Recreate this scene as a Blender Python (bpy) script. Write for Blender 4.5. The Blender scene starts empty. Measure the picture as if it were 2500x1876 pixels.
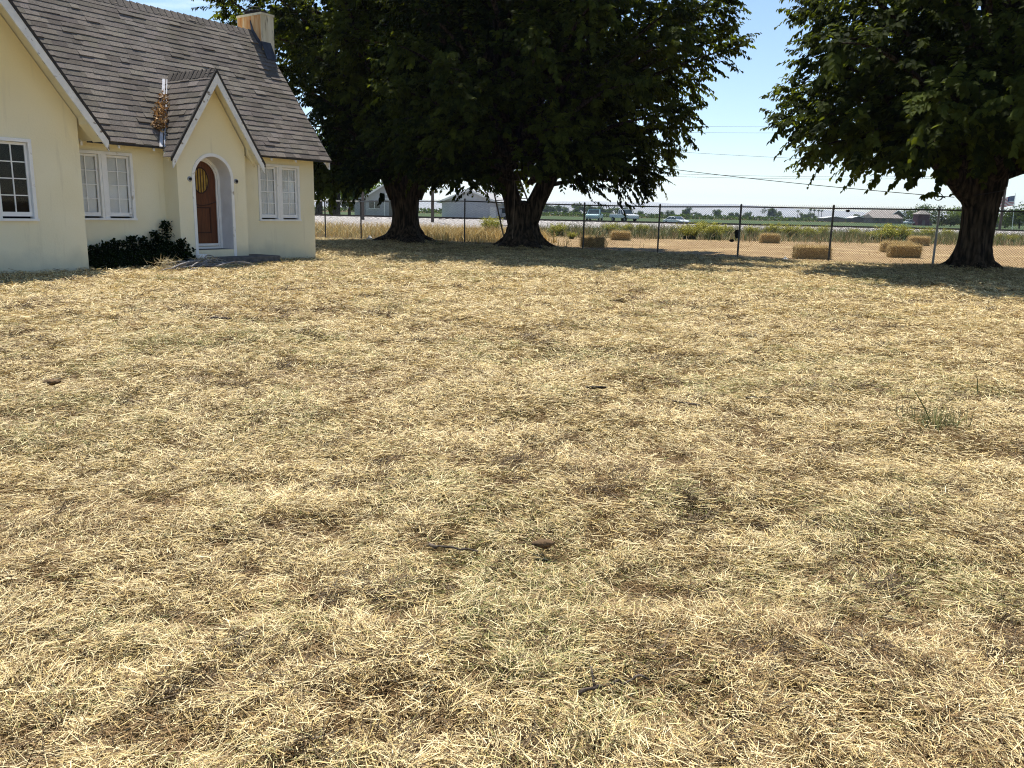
import bpy, math, random
import numpy as np
from mathutils import Vector, Matrix

# ------------------------------------------------------------------ camera
SC = bpy.context.scene
COL = SC.collection
F_PX, PITCH, ROLL, CAM_H = 1995.0, 0.2067, 0.0222, 1.40
cp, sp, cr, sr = math.cos(PITCH), math.sin(PITCH), math.cos(ROLL), math.sin(ROLL)
FW = np.array([0, cp, -sp]); _R0 = np.array([1.0, 0, 0]); _U0 = np.array([0, sp, cp])
RT = cr * _R0 + sr * _U0
UP = -sr * _R0 + cr * _U0
cam = bpy.data.cameras.new('camera'); cam_o = bpy.data.objects.new('camera', cam); COL.objects.link(cam_o)
cam.sensor_width = 36.0; cam.lens = 36.0 * F_PX / 2500.0
cam.clip_start = 0.05; cam.clip_end = 60000
m = Matrix.Identity(4)
for i in range(3):
    m[i][0], m[i][1], m[i][2] = RT[i], UP[i], -FW[i]
m[2][3] = CAM_H
cam_o.matrix_world = m
SC.camera = cam_o

# ------------------------------------------------------------------ sky and sun
LIGHT = Vector((0.322, -0.758, -1.943)).normalized()
SUN_EL = math.asin(-LIGHT.z); SUN_ROT = math.atan2(-LIGHT.x, -LIGHT.y)
world = bpy.data.worlds.new('World'); SC.world = world; world.use_nodes = True
wn, wl = world.node_tree.nodes, world.node_tree.links
bg = wn['Background']
sky = wn.new('ShaderNodeTexSky'); sky.sky_type = 'NISHITA'; sky.sun_disc = False
sky.sun_elevation = SUN_EL; sky.sun_rotation = SUN_ROT
sky.altitude = 0; sky.air_density = 1.0; sky.dust_density = 0.0; sky.ozone_density = 2.0
# a wisp of high cloud above the ridge of the roof
tc = wn.new('ShaderNodeTexCoord'); mp = wn.new('ShaderNodeMapping'); mp.inputs['Scale'].default_value = (5, 5, 34)
ns = wn.new('ShaderNodeTexNoise'); ns.inputs['Scale'].default_value = 1.3; ns.inputs['Detail'].default_value = 5
rp = wn.new('ShaderNodeValToRGB'); rp.color_ramp.elements[0].position = 0.56; rp.color_ramp.elements[1].position = 0.78
rp.color_ramp.elements[1].color = (0.55, 0.55, 0.55, 1)
mx = wn.new('ShaderNodeMixRGB'); mx.inputs['Color2'].default_value = (9.5, 9.8, 10.2, 1)
wl.new(tc.outputs['Generated'], mp.inputs['Vector']); wl.new(mp.outputs['Vector'], ns.inputs['Vector'])
sx = wn.new('ShaderNodeSeparateXYZ'); mr = wn.new('ShaderNodeMapRange'); mr.inputs['From Min'].default_value = -0.27; mr.inputs['From Max'].default_value = -0.34
mm = wn.new('ShaderNodeMath'); mm.operation = 'MULTIPLY'
wl.new(tc.outputs['Generated'], sx.inputs['Vector']); wl.new(sx.outputs['X'], mr.inputs['Value'])
wl.new(ns.outputs['Fac'], rp.inputs['Fac']); wl.new(rp.outputs['Color'], mm.inputs[0]); wl.new(mr.outputs['Result'], mm.inputs[1]); wl.new(mm.outputs[0], mx.inputs['Fac'])
wl.new(sky.outputs['Color'], mx.inputs['Color1']); wl.new(mx.outputs['Color'], bg.inputs['Color'])
bg.inputs['Strength'].default_value = 0.095
sun = bpy.data.lights.new('sun', 'SUN'); sun_o = bpy.data.objects.new('sun', sun); COL.objects.link(sun_o)
sun.energy = 4.8; sun.angle = math.radians(0.53); sun.color = (1.0, 0.95, 0.86)
sun_o.rotation_euler = LIGHT.to_track_quat('-Z', 'Y').to_euler(); sun_o.location = (-30, 60, 120)
SC.view_settings.view_transform = 'Standard'; SC.view_settings.look = 'None'
SC.view_settings.gamma = 1.0; SC.view_settings.exposure = 0.78
SC.cycles.use_denoising = True
SC.cycles.denoiser = 'OPENIMAGEDENOISE'; SC.cycles.denoising_input_passes = 'RGB_ALBEDO_NORMAL'; SC.cycles.denoising_prefilter = 'NONE'; SC.cycles.use_adaptive_sampling = False
SC.cycles.filter_width = 1.1
SC.cycles.max_bounces = 6; SC.cycles.diffuse_bounces = 3; SC.cycles.glossy_bounces = 3
SC.cycles.transmission_bounces = 4; SC.cycles.transparent_max_bounces = 8; SC.cycles.volume_bounces = 0
SC.cycles.sample_clamp_indirect = 6

NSTRAW = 2700000
RNG = np.random.default_rng(7)
random.seed(7)

# ------------------------------------------------------------------ picture-to-world measuring helpers
C0 = np.array([0, 0, CAM_H])
def ray(px, py): return FW + RT * (px - 1250) / F_PX - UP * (py - 938) / F_PX
def G(px, py, z=0.0):
    q = ray(px, py); return C0 + q * ((z - CAM_H) / q[2])
def D(px, py, Y):
    q = ray(px, py); return C0 + q * (Y / q[1])

# ------------------------------------------------------------------ tagging
def tag(o, label=None, cat=None, group=None, kind=None):
    if label: o['label'] = label
    if cat: o['category'] = cat
    if group: o['group'] = group
    if kind: o['kind'] = kind
    return o
def thing(name, label, cat, loc=(0, 0, 0), rz=0.0, group=None):
    o = bpy.data.objects.new(name, None); COL.objects.link(o)
    o.empty_display_size = 0.2
    o.location = loc; o.rotation_euler = (0, 0, rz)
    return tag(o, label, cat, group)
def copy_tree(o, parent=None):
    c = o.copy(); COL.objects.link(c)
    if parent: c.parent = parent
    for ch in o.children: copy_tree(ch, c)
    return c

# ------------------------------------------------------------------ mesh helpers
def link_mesh(name, me, mat, parent=None, smooth=False):
    o = bpy.data.objects.new(name, me); COL.objects.link(o)
    if mat is not None:
        for mm in (mat if isinstance(mat, (list, tuple)) else [mat]): me.materials.append(mm)
    if parent is not None: o.parent = parent
    if smooth: me.polygons.foreach_set('use_smooth', np.ones(len(me.polygons), bool))
    return o
def np_mesh(name, V, Q, mat, parent=None, col=None, smooth=False):
    """V (N,3), Q (M,k) all faces of the same size k; col (N,3) point colours"""
    V = np.asarray(V, np.float32); Q = np.asarray(Q, np.int32); k = Q.shape[1]
    me = bpy.data.meshes.new(name)
    me.vertices.add(len(V)); me.vertices.foreach_set('co', V.ravel())
    me.loops.add(Q.size); me.loops.foreach_set('vertex_index', Q.ravel())
    me.polygons.add(len(Q)); me.polygons.foreach_set('loop_start', np.arange(0, Q.size, k, dtype=np.int32))
    me.update(calc_edges=True)
    if col is not None:
        a = me.attributes.new('tint', 'FLOAT_COLOR', 'POINT')
        c4 = np.ones((len(V), 4), np.float32); c4[:, :3] = col
        a.data.foreach_set('color', c4.ravel())
    return link_mesh(name, me, mat, parent, smooth)

class MB:
    def __init__(s): s.v = []; s.f = []; s.mi = []; s.c = []
    def add(s, vs, fs, mi=0, col=(1, 1, 1)):
        b = len(s.v); s.v += [tuple(map(float, p)) for p in vs]
        s.f += [tuple(b + i for i in f) for f in fs]; s.mi += [mi] * len(fs); s.c += [col] * len(vs)
    def box(s, c, d, rz=0.0, mi=0, col=(1, 1, 1)):
        x, y, z = d[0] / 2, d[1] / 2, d[2] / 2; cs, sn = math.cos(rz), math.sin(rz)
        vs = []
        for zz in (-z, z):
            for (xx, yy) in ((-x, -y), (x, -y), (x, y), (-x, y)):
                vs.append((c[0] + xx * cs - yy * sn, c[1] + xx * sn + yy * cs, c[2] + zz))
        s.add(vs, [(3, 2, 1, 0), (4, 5, 6, 7), (0, 1, 5, 4), (1, 2, 6, 5), (2, 3, 7, 6), (3, 0, 4, 7)], mi, col)
    def bb(s, x0, x1, y0, y1, z0, z1, mi=0, col=(1, 1, 1)):
        s.box(((x0 + x1) / 2, (y0 + y1) / 2, (z0 + z1) / 2), (x1 - x0, y1 - y0, z1 - z0), 0, mi, col)
    def prism(s, poly, off, mi=0):
        """closed polygon (3-D points) extruded by the vector off"""
        n = len(poly); p2 = [tuple(np.array(p) + np.array(off)) for p in poly]
        s.add(list(poly) + p2, [tuple(range(n - 1, -1, -1)), tuple(range(n, 2 * n))] +
              [(i, (i + 1) % n, n + (i + 1) % n, n + i) for i in range(n)], mi)
    def tube(s, pts, rad, n=8, mi=0, cap=True, col=(1, 1, 1)):
        pts = [Vector(p) for p in pts]
        if not hasattr(rad, '__len__'): rad = [rad] * len(pts)
        vs = []; prev = None
        for i, p in enumerate(pts):
            t = (pts[min(i + 1, len(pts) - 1)] - pts[max(i - 1, 0)])
            t = t.normalized() if t.length > 1e-9 else Vector((0, 0, 1))
            if prev is None:
                a = Vector((0, 0, 1)) if abs(t.z) < 0.9 else Vector((1, 0, 0))
                u = t.cross(a).normalized()
            else:
                u = (prev - t * prev.dot(t)); u = u.normalized() if u.length > 1e-6 else t.orthogonal().normalized()
            prev = u; w = t.cross(u)
            for k in range(n):
                a = 2 * math.pi * k / n
                vs.append(p + (u * math.cos(a) + w * math.sin(a)) * rad[i])
        fs = []
        for i in range(len(pts) - 1):
            for k in range(n):
                k2 = (k + 1) % n
                fs.append((i * n + k, i * n + k2, (i + 1) * n + k2, (i + 1) * n + k))
        if cap:
            fs.append(tuple(range(n - 1, -1, -1))); b = (len(pts) - 1) * n; fs.append(tuple(range(b, b + n)))
        s.add(vs, fs, mi, col)
    def build(s, name, mat, parent=None, smooth=False, tint=False, bevel=0.0):
        me = bpy.data.meshes.new(name); me.from_pydata(s.v, [], s.f); me.update()
        o = link_mesh(name, me, mat, parent, smooth)
        if isinstance(mat, (list, tuple)): me.polygons.foreach_set('material_index', s.mi)
        if tint:
            a = me.attributes.new('tint', 'FLOAT_COLOR', 'POINT')
            a.data.foreach_set('color', np.array([c + (1,) for c in s.c], np.float32).ravel())
        if bevel:
            md = o.modifiers.new('bevel', 'BEVEL'); md.width = bevel; md.segments = 2; md.limit_method = 'ANGLE'
        return o

def vnoise(x, y, seed=0):
    """smooth value noise, vectorised, 0..1"""
    x = np.asarray(x, float); y = np.asarray(y, float)
    xi = np.floor(x).astype(np.int64); yi = np.floor(y).astype(np.int64); fx = x - xi; fy = y - yi
    fx = fx * fx * (3 - 2 * fx); fy = fy * fy * (3 - 2 * fy)
    def h(a, b):
        n = (a * 374761393 + b * 668265263 + seed * 974634777) & 0xFFFFFFFF
        n = ((n ^ (n >> 13)) * 1274126177) & 0xFFFFFFFF
        return ((n ^ (n >> 16)) & 0xFFFF) / 65535.0
    return (h(xi, yi) * (1 - fx) + h(xi + 1, yi) * fx) * (1 - fy) + (h(xi, yi + 1) * (1 - fx) + h(xi + 1, yi + 1) * fx) * fy
def fbm(x, y, seed=0, o=4):
    s = 0; a = 0.5; t = 0
    for i in range(o):
        s = s + a * vnoise(x * 2 ** i, y * 2 ** i, seed + i * 17); t += a; a *= 0.5
    return s / t

# ------------------------------------------------------------------ materials
def mat_base(name):
    M = bpy.data.materials.new(name); M.use_nodes = True
    return M, M.node_tree.nodes, M.node_tree.links, M.node_tree.nodes['Principled BSDF']
def mat(name, c1, c2=None, scale=8.0, rough=0.8, bump=0.0, bscale=40.0, metal=0.0, spec=0.3, stretch=(1, 1, 1),
        lo=0.35, hi=0.65, c3=None, s3=2.0, lo3=0.55, hi3=0.7, tint=False, coord='Object', detail=5):
    M, N, L, P = mat_base(name)
    P.inputs['Roughness'].default_value = rough; P.inputs['Metallic'].default_value = metal
    P.inputs['Specular IOR Level'].default_value = spec
    c2 = c2 or tuple(min(1, c * 1.15) for c in c1)
    T = N.new('ShaderNodeTexCoord'); MP = N.new('ShaderNodeMapping'); MP.inputs['Scale'].default_value = stretch
    L.new(T.outputs[coord], MP.inputs['Vector'])
    A = N.new('ShaderNodeTexNoise'); A.inputs['Scale'].default_value = scale; A.inputs['Detail'].default_value = detail
    L.new(MP.outputs['Vector'], A.inputs['Vector'])
    R = N.new('ShaderNodeValToRGB'); R.color_ramp.elements[0].position = lo; R.color_ramp.elements[1].position = hi
    R.color_ramp.elements[0].color = (*c1, 1); R.color_ramp.elements[1].color = (*c2, 1)
    L.new(A.outputs['Fac'], R.inputs['Fac']); out = R.outputs['Color']
    if c3:
        B = N.new('ShaderNodeTexNoise'); B.inputs['Scale'].default_value = s3; B.inputs['Detail'].default_value = 6
        L.new(MP.outputs['Vector'], B.inputs['Vector'])
        R2 = N.new('ShaderNodeValToRGB'); R2.color_ramp.elements[0].position = lo3; R2.color_ramp.elements[1].position = hi3
        L.new(B.outputs['Fac'], R2.inputs['Fac'])
        X = N.new('ShaderNodeMixRGB'); X.inputs['Color2'].default_value = (*c3, 1)
        L.new(R2.outputs['Color'], X.inputs['Fac']); L.new(out, X.inputs['Color1']); out = X.outputs['Color']
    if tint:
        AT = N.new('ShaderNodeAttribute'); AT.attribute_name = 'tint'
        X = N.new('ShaderNodeMixRGB'); X.blend_type = 'MULTIPLY'; X.inputs['Fac'].default_value = 1
        L.new(out, X.inputs['Color1']); L.new(AT.outputs['Color'], X.inputs['Color2']); out = X.outputs['Color']
    L.new(out, P.inputs['Base Color'])
    if bump:
        B = N.new('ShaderNodeTexNoise'); B.inputs['Scale'].default_value = bscale; B.inputs['Detail'].default_value = 6
        L.new(MP.outputs['Vector'], B.inputs['Vector'])
        BU = N.new('ShaderNodeBump'); BU.inputs['Strength'].default_value = min(1, bump); BU.inputs['Distance'].default_value = 0.02
        L.new(B.outputs['Fac'], BU.inputs['Height']); L.new(BU.outputs['Normal'], P.inputs['Normal'])
    return M
def leaf_mat(name, trans=0.3, rough=0.5, spec=0.35, tcol=(1.6, 1.7, 0.6)):
    """thin leaf or straw: its own tint, some light passing through"""
    M, N, L, P = mat_base(name)
    AT = N.new('ShaderNodeAttribute'); AT.attribute_name = 'tint'
    P.inputs['Roughness'].default_value = rough; P.inputs['Specular IOR Level'].default_value = spec
    L.new(AT.outputs['Color'], P.inputs['Base Color'])
    TR = N.new('ShaderNodeBsdfTranslucent')
    X = N.new('ShaderNodeMixRGB'); X.blend_type = 'MULTIPLY'; X.inputs['Fac'].default_value = 1; X.inputs['Color2'].default_value = (*tcol, 1)
    L.new(AT.outputs['Color'], X.inputs['Color1']); L.new(X.outputs['Color'], TR.inputs['Color'])
    MS = N.new('ShaderNodeMixShader'); MS.inputs['Fac'].default_value = trans
    L.new(P.outputs['BSDF'], MS.inputs[1]); L.new(TR.outputs['BSDF'], MS.inputs[2])
    L.new(MS.outputs['Shader'], N['Material Output'].inputs['Surface'])
    return M
def glass_mat(name, tint=(0.96, 0.965, 0.97)):
    M, N, L, P = mat_base(name)
    TR = N.new('ShaderNodeBsdfTransparent'); TR.inputs['Color'].default_value = (*tint, 1)
    GL = N.new('ShaderNodeBsdfGlossy'); GL.inputs['Roughness'].default_value = 0.02
    FR = N.new('ShaderNodeFresnel'); FR.inputs['IOR'].default_value = 1.5
    MS = N.new('ShaderNodeMixShader')
    HF = N.new('ShaderNodeMath'); HF.operation = 'MULTIPLY'; HF.inputs[1].default_value = 0.25
    L.new(FR.outputs['Fac'], HF.inputs[0]); L.new(HF.outputs[0], MS.inputs['Fac']); L.new(TR.outputs['BSDF'], MS.inputs[1]); L.new(GL.outputs['BSDF'], MS.inputs[2])
    L.new(MS.outputs['Shader'], N['Material Output'].inputs['Surface'])
    return M

def stucco_mat(name):
    """cream painted stucco: mottled paint, grey-green damp low down, streaks"""
    M, N, L, P = mat_base(name)
    P.inputs['Roughness'].default_value = 0.9; P.inputs['Specular IOR Level'].default_value = 0.15
    T = N.new('ShaderNodeTexCoord'); S = N.new('ShaderNodeSeparateXYZ'); L.new(T.outputs['Object'], S.inputs['Vector'])
    def noise(sc, stretch=(1, 1, 1), det=6):
        MP = N.new('ShaderNodeMapping'); MP.inputs['Scale'].default_value = stretch
        A = N.new('ShaderNodeTexNoise'); A.inputs['Scale'].default_value = sc; A.inputs['Detail'].default_value = det
        L.new(T.outputs['Object'], MP.inputs['Vector']); L.new(MP.outputs['Vector'], A.inputs['Vector']); return A.outputs['Fac']
    def ramp(f, stops):
        R = N.new('ShaderNodeValToRGB'); e = R.color_ramp.elements
        e[0].position, e[0].color = stops[0][0], (*stops[0][1], 1); e[1].position, e[1].color = stops[-1][0], (*stops[-1][1], 1)
        for p, c in stops[1:-1]:
            q = e.new(p); q.color = (*c, 1)
        L.new(f, R.inputs['Fac']); return R.outputs['Color']
    def mixc(f, a, b):
        X = N.new('ShaderNodeMixRGB'); L.new(f, X.inputs['Fac']); L.new(a, X.inputs['Color1'])
        if isinstance(b, tuple): X.inputs['Color2'].default_value = (*b, 1)
        else: L.new(b, X.inputs['Color2'])
        return X.outputs['Color']
    base = ramp(noise(1.1), [(0.3, (0.80, 0.73, 0.51)), (0.7, (0.84, 0.78, 0.58))])
    # stronger yellow where the old coat shows under the gables
    hz = N.new('ShaderNodeMapRange'); hz.inputs['From Min'].default_value = 2.4; hz.inputs['From Max'].default_value = 4.0
    L.new(S.outputs['Z'], hz.inputs['Value'])
    base = mixc(hz.outputs['Result'], base, (0.82, 0.68, 0.37))
    # damp band at the foot of the wall with a ragged edge
    ad = N.new('ShaderNodeMath'); ad.operation = 'MULTIPLY_ADD'; ad.inputs[1].default_value = -1.1
    L.new(S.outputs['Z'], ad.inputs[0]); L.new(noise(1.6), ad.inputs[2])
    damp = ramp(ad.outputs[0], [(0.0, (0, 0, 0)), (0.5, (0.75, 0.75, 0.75))])
    base = mixc(damp, base, (0.50, 0.48, 0.37))
    st = ramp(noise(2.2, (3.0, 3.0, 0.35)), [(0.6, (0, 0, 0)), (0.82, (0.5, 0.5, 0.5))])
    base = mixc(st, base, (0.55, 0.48, 0.33))
    L.new(base, P.inputs['Base Color'])
    B = N.new('ShaderNodeBump'); B.inputs['Strength'].default_value = 0.28; B.inputs['Distance'].default_value = 0.010
    L.new(noise(28, det=8), B.inputs['Height']); L.new(B.outputs['Normal'], P.inputs['Normal'])
    return M
def ground_mat(name):
    """matted dry grass and bare soil, tan by the fence, green-grey traces"""
    M, N, L, P = mat_base(name)
    P.inputs['Roughness'].default_value = 0.95; P.inputs['Specular IOR Level'].default_value = 0.1
    T = N.new('ShaderNodeTexCoord')
    def noise(sc, det=6, rough=0.6):
        A = N.new('ShaderNodeTexNoise'); A.inputs['Scale'].default_value = sc; A.inputs['Detail'].default_value = det; A.inputs['Roughness'].default_value = rough
        L.new(T.outputs['Object'], A.inputs['Vector']); return A.outputs['Fac']
    def ramp(f, a, ca, b, cb):
        R = N.new('ShaderNodeValToRGB'); R.color_ramp.elements[0].position = a; R.color_ramp.elements[1].position = b
        R.color_ramp.elements[0].color = (*ca, 1); R.color_ramp.elements[1].color = (*cb, 1); L.new(f, R.inputs['Fac']); return R.outputs['Color']
    a = ramp(noise(35, 8, 0.75), 0.36, (0.045, 0.028, 0.013), 0.64, (0.20, 0.135, 0.06))
    b = ramp(noise(0.55), 0.45, (0, 0, 0), 0.7, (0.5, 0.5, 0.5))
    X = N.new('ShaderNodeMixRGB'); X.inputs['Color2'].default_value = (0.13, 0.13, 0.055, 1)
    L.new(b, X.inputs['Fac']); L.new(a, X.inputs['Color1']); L.new(X.outputs['Color'], P.inputs['Base Color'])
    B = N.new('ShaderNodeBump'); B.inputs['Strength'].default_value = 0.9; B.inputs['Distance'].default_value = 0.04
    L.new(noise(60, 8, 0.7), B.inputs['Height']); L.new(B.outputs['Normal'], P.inputs['Normal'])
    return M

MT = {}
MT['stucco'] = stucco_mat('cream_stucco')
MT['soffit'] = mat('cream_soffit_boards', (0.76, 0.70, 0.50), (0.82, 0.76, 0.56), 3, 0.8, 0.2, 30)
MT['white'] = mat('white_paint', (0.80, 0.79, 0.77), (0.86, 0.85, 0.83), 6, 0.6, 0.15, 60, c3=(0.42, 0.36, 0.28), s3=5, lo3=0.66, hi3=0.76)
MT['barge'] = mat('flaking_white_paint', (0.70, 0.69, 0.66), (0.82, 0.81, 0.78), 5, 0.7, 0.25, 50, c3=(0.22, 0.18, 0.14), s3=7, lo3=0.62, hi3=0.68)
MT['reveal'] = mat('grey_white_plaster', (0.66, 0.65, 0.66), (0.74, 0.73, 0.74), 3, 0.85, 0.2, 30)
MT['shingle'] = mat('roof_shingle', (0.115, 0.099, 0.086), (0.195, 0.172, 0.152), 45, 0.95, 0.5, 90, tint=True, c3=(0.10, 0.085, 0.07), s3=0.8, lo3=0.5, hi3=0.8, spec=0.1)
MT['felt'] = mat('roof_edge_felt', (0.03, 0.028, 0.027), (0.05, 0.045, 0.04), 20, 0.9)
MT['door'] = mat('stained_wood_door', (0.085, 0.026, 0.009), (0.135, 0.044, 0.014), 5, 0.45, 0.2, 20, stretch=(8, 8, 0.7))
MT['door_dark'] = mat('dark_door_moulding', (0.03, 0.009, 0.005), (0.045, 0.014, 0.007), 8, 0.5)
MT['amber'] = mat('amber_door_glass', (0.30, 0.18, 0.035), (0.42, 0.27, 0.06), 12, 0.25, 0.2, 30)
MT['glass'] = glass_mat('window_glass')
MT['blind'] = mat('window_blind', (0.74, 0.74, 0.71), (0.82, 0.82, 0.79), 2, 0.8)
MT['dark_room'] = mat('dark_room', (0.01, 0.01, 0.01), (0.02, 0.018, 0.016), 2, 0.9)
MT['concrete'] = mat('old_concrete', (0.075, 0.072, 0.072), (0.15, 0.145, 0.14), 7, 0.95, 0.5, 50)
MT['flash'] = mat('dark_metal_flashing', (0.05, 0.055, 0.07), (0.09, 0.095, 0.12), 6, 0.55, 0.2, 20, metal=0.4)
MT['zinc'] = mat('valley_metal', (0.55, 0.54, 0.55), (0.68, 0.67, 0.68), 8, 0.5, 0.2, 20, metal=0.3)
MT['chimney'] = mat('chimney_stucco', (0.62, 0.53, 0.35), (0.76, 0.69, 0.52), 3, 0.9, 0.4, 30, c3=(0.30, 0.25, 0.17), s3=5, lo3=0.58, hi3=0.72, stretch=(2, 2, 0.5))
MT['rust'] = mat('rust_stain', (0.52, 0.20, 0.05), (0.70, 0.46, 0.22), 4, 0.9, 0.4, 30, stretch=(3, 3, 0.35), c3=(0.70, 0.58, 0.38), s3=3, lo3=0.58, hi3=0.72)
MT['iron'] = mat('dark_iron', (0.02, 0.02, 0.022), (0.05, 0.045, 0.045), 15, 0.6, metal=0.5)
MT['galv'] = mat('galvanised_pipe', (0.30, 0.31, 0.32), (0.42, 0.43, 0.44), 12, 0.5, metal=0.5)
MT['galv_dark'] = mat('weathered_pipe', (0.06, 0.06, 0.06), (0.11, 0.11, 0.11), 12, 0.6, metal=0.4)
MT['mesh'] = mat('chain_link_wire', (0.05, 0.05, 0.048), (0.09, 0.09, 0.088), 12, 0.6, metal=0.5)
MT['bark'] = mat('tree_bark', (0.010, 0.007, 0.005), (0.085, 0.062, 0.042), 7, 0.95, 1.0, 11, stretch=(1.6, 1.6, 0.28), detail=9, lo=0.4, hi=0.66, spec=0.1)
MT['leaf'] = leaf_mat('mulberry_leaf', 0.38, 0.7, 0.04, (3.6, 3.2, 0.8))
MT['straw'] = leaf_mat('dry_straw', 0.15, 0.6, 0.25, (1.0, 0.95, 0.8))
MT['ground'] = ground_mat('dry_lawn_soil')
MT['wood'] = mat('weathered_wood', (0.12, 0.09, 0.065), (0.24, 0.19, 0.14), 6, 0.9, 0.5, 30, stretch=(1, 1, 1))
MT['stick'] = mat('dead_stick', (0.05, 0.038, 0.028), (0.16, 0.125, 0.095), 30, 0.9, 0.6, 60)
MT['pole'] = mat('pole_wood', (0.07, 0.055, 0.045), (0.13, 0.105, 0.085), 5, 0.9, 0.5, 12, stretch=(4, 4, 0.4))
MT['black'] = mat('black_scrap', (0.008, 0.007, 0.006), (0.02, 0.017, 0.015), 8, 0.8)
MT['paper'] = mat('white_scrap', (0.66, 0.66, 0.66), (0.8, 0.8, 0.8), 8, 0.7)
MT['gravel'] = mat('pale_ballast', (0.10, 0.09, 0.085), (0.46, 0.425, 0.395), 3.0, 0.95, 0.9, 5, detail=10, lo=0.36, hi=0.58)
MT['stubble'] = mat('mown_stubble_soil', (0.21, 0.132, 0.058), (0.32, 0.215, 0.10), 2.2, 0.95, 0.7, 18, c3=(0.40, 0.285, 0.14), s3=0.35, lo3=0.5, hi3=0.7, detail=9)
MT['field'] = mat('green_crop', (0.034, 0.058, 0.012), (0.060, 0.092, 0.020), 0.15, 0.95, 0.6, 1.2, detail=8, stretch=(0.3, 2.5, 1))
MT['lawn'] = mat('watered_lawn', (0.10, 0.17, 0.06), (0.14, 0.22, 0.08), 0.4, 0.95, 0.3, 3)
MT['rail'] = mat('rusty_rail', (0.035, 0.028, 0.024), (0.07, 0.05, 0.04), 6, 0.7)
MT['tarmac'] = mat('grey_road', (0.16, 0.16, 0.16), (0.22, 0.22, 0.215), 3, 0.9)
MT['hill'] = mat('far_hill', (0.30, 0.28, 0.25), (0.37, 0.34, 0.30), 0.002, 1.0)

# ------------------------------------------------------------------ the house's own axes
HX, HY, HTH = -5.6716, 23.5154, 0.9821
def HW(u, v, w=0.0):
    c, s = math.cos(HTH), math.sin(HTH)
    return (HX + u * c - v * s, HY + u * s + v * c, w)
def HL(x, y):
    c, s = math.cos(HTH), math.sin(HTH)
    return ((x - HX) * c + (y - HY) * s, -(x - HX) * s + (y - HY) * c)

TREES = dict(t1=(-4.75, 36.0), t2=(0.28, 32.6), t3=(13.2, 23.9))
# fence line: base pixel and top pixel of every post
FP = [(560, 581, 489), (650, 582, 490), (720, 582.5, 490.5), (795, 583, 491), (882, 585, 492), (1134, 592, 490), (1276, 602, 497), (1423, 612, 500), (1605, 619, 504), (1800, 631, 505), (2022, 641, 507),
      (2276, 653, 511.5), (2560, 668, 518), (2880, 686, 524)]
FENCE = []
for (px, py, ty) in FP:
    b = G(px, py); 
    if px == 1134: b = D(px, py, 36.8)
    if px == 1276: b = D(px, py, 34.6)
    q = ray(px, ty)
    # the post is plumb: take the height seen at the foot's distance
    FENCE.append((b[0], b[1], D(px, ty, b[1])[2]))
def fence_y(x):
    xs = [p[0] for p in FENCE]; ys = [p[1] for p in FENCE]
    return np.interp(x, xs, ys)

# ------------------------------------------------------------------ ground
def gz(x, y):
    x = np.asarray(x, float); y = np.asarray(y, float)
    fade = np.clip((fence_y(x) - 0.5 - y) / 3.0, 0, 1)
    h = (fbm(x * 0.35, y * 0.35, 3, 3) - 0.5) * 0.14 + (fbm(x * 1.7, y * 1.7, 11, 3) - 0.5) * 0.11
    u = (x - HX) * math.cos(HTH) + (y - HY) * math.sin(HTH); v = -(x - HX) * math.sin(HTH) + (y - HY) * math.cos(HTH)
    hf = np.clip(np.where(u < .8, -v - 2.6, u - .5) / 3.0, 0, 1); h = h * fade * np.maximum(hf, .12)
    for k, (tx, ty) in TREES.items():
        r = np.hypot(x - tx, y - ty); h = h + 0.16 * np.exp(-(r / 1.7) ** 2)
    near = np.clip((np.hypot(x, y) - 0.2) / 1.2, 0, 1)
    return h * near - 0.0
def axis(lo, hi, step, far):
    a = list(np.arange(lo, hi + 1e-6, step)); s = step
    while a[-1] < far: s *= 1.35; a.append(a[-1] + s)
    s = step
    while a[0] > -far: s *= 1.35; a.insert(0, a[0] - s)
    return np.array(a)
ax = axis(-15, 17, 0.12, 14000); ay = axis(-1.5, 42, 0.12, 14000)
XX, YY = np.meshgrid(ax, ay); ZZ = gz(XX, YY)
nx, ny = len(ax), len(ay); idx = np.arange(nx * ny).reshape(ny, nx)
quads = np.stack([idx[:-1, :-1], idx[:-1, 1:], idx[1:, 1:], idx[1:, :-1]], -1).reshape(-1, 4)
g = np_mesh('ground', np.stack([XX, YY, ZZ], -1).reshape(-1, 3), quads, MT['ground'], smooth=True)
tag(g, 'dry mown lawn running from the camera to the fence', 'ground', kind='structure')

def sheet(name, poly, z, m, label, cat):
    me = bpy.data.meshes.new(name); me.from_pydata([(x, y, z) for x, y in poly], [], [tuple(range(len(poly)))]); me.update()
    return tag(link_mesh(name, me, m), label, cat, kind='structure')
fxy = [(p[0], p[1] + 0.15) for p in FENCE]
sheet('stubble_field', fxy[6:] + [(75, 14), (110, 64), (3, 50), (-1.5, 46), (0.0, 36)], 0.012, MT['stubble'], 'brown mown stubble beyond the fence with straw bales', 'field')
sheet('green_field', [(-8, 124), (4, 112), (400, 112), (900, 560), (-60, 430), (-90, 300)], 0.05, MT['field'], 'flat green crop field reaching to the far orchard', 'field')
sheet('watered_lawn', [(-70, 100), (-9, 100), (-9, 121), (-40, 165), (-90, 165)], 0.055, MT['lawn'], 'green lawn around the grey houses', 'lawn')
sheet('side_road', [(-120, 166), (-30, 166), (-30, 180), (-120, 180)], 0.06, MT['gravel'], 'pale road beyond the green lawn', 'road')

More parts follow.
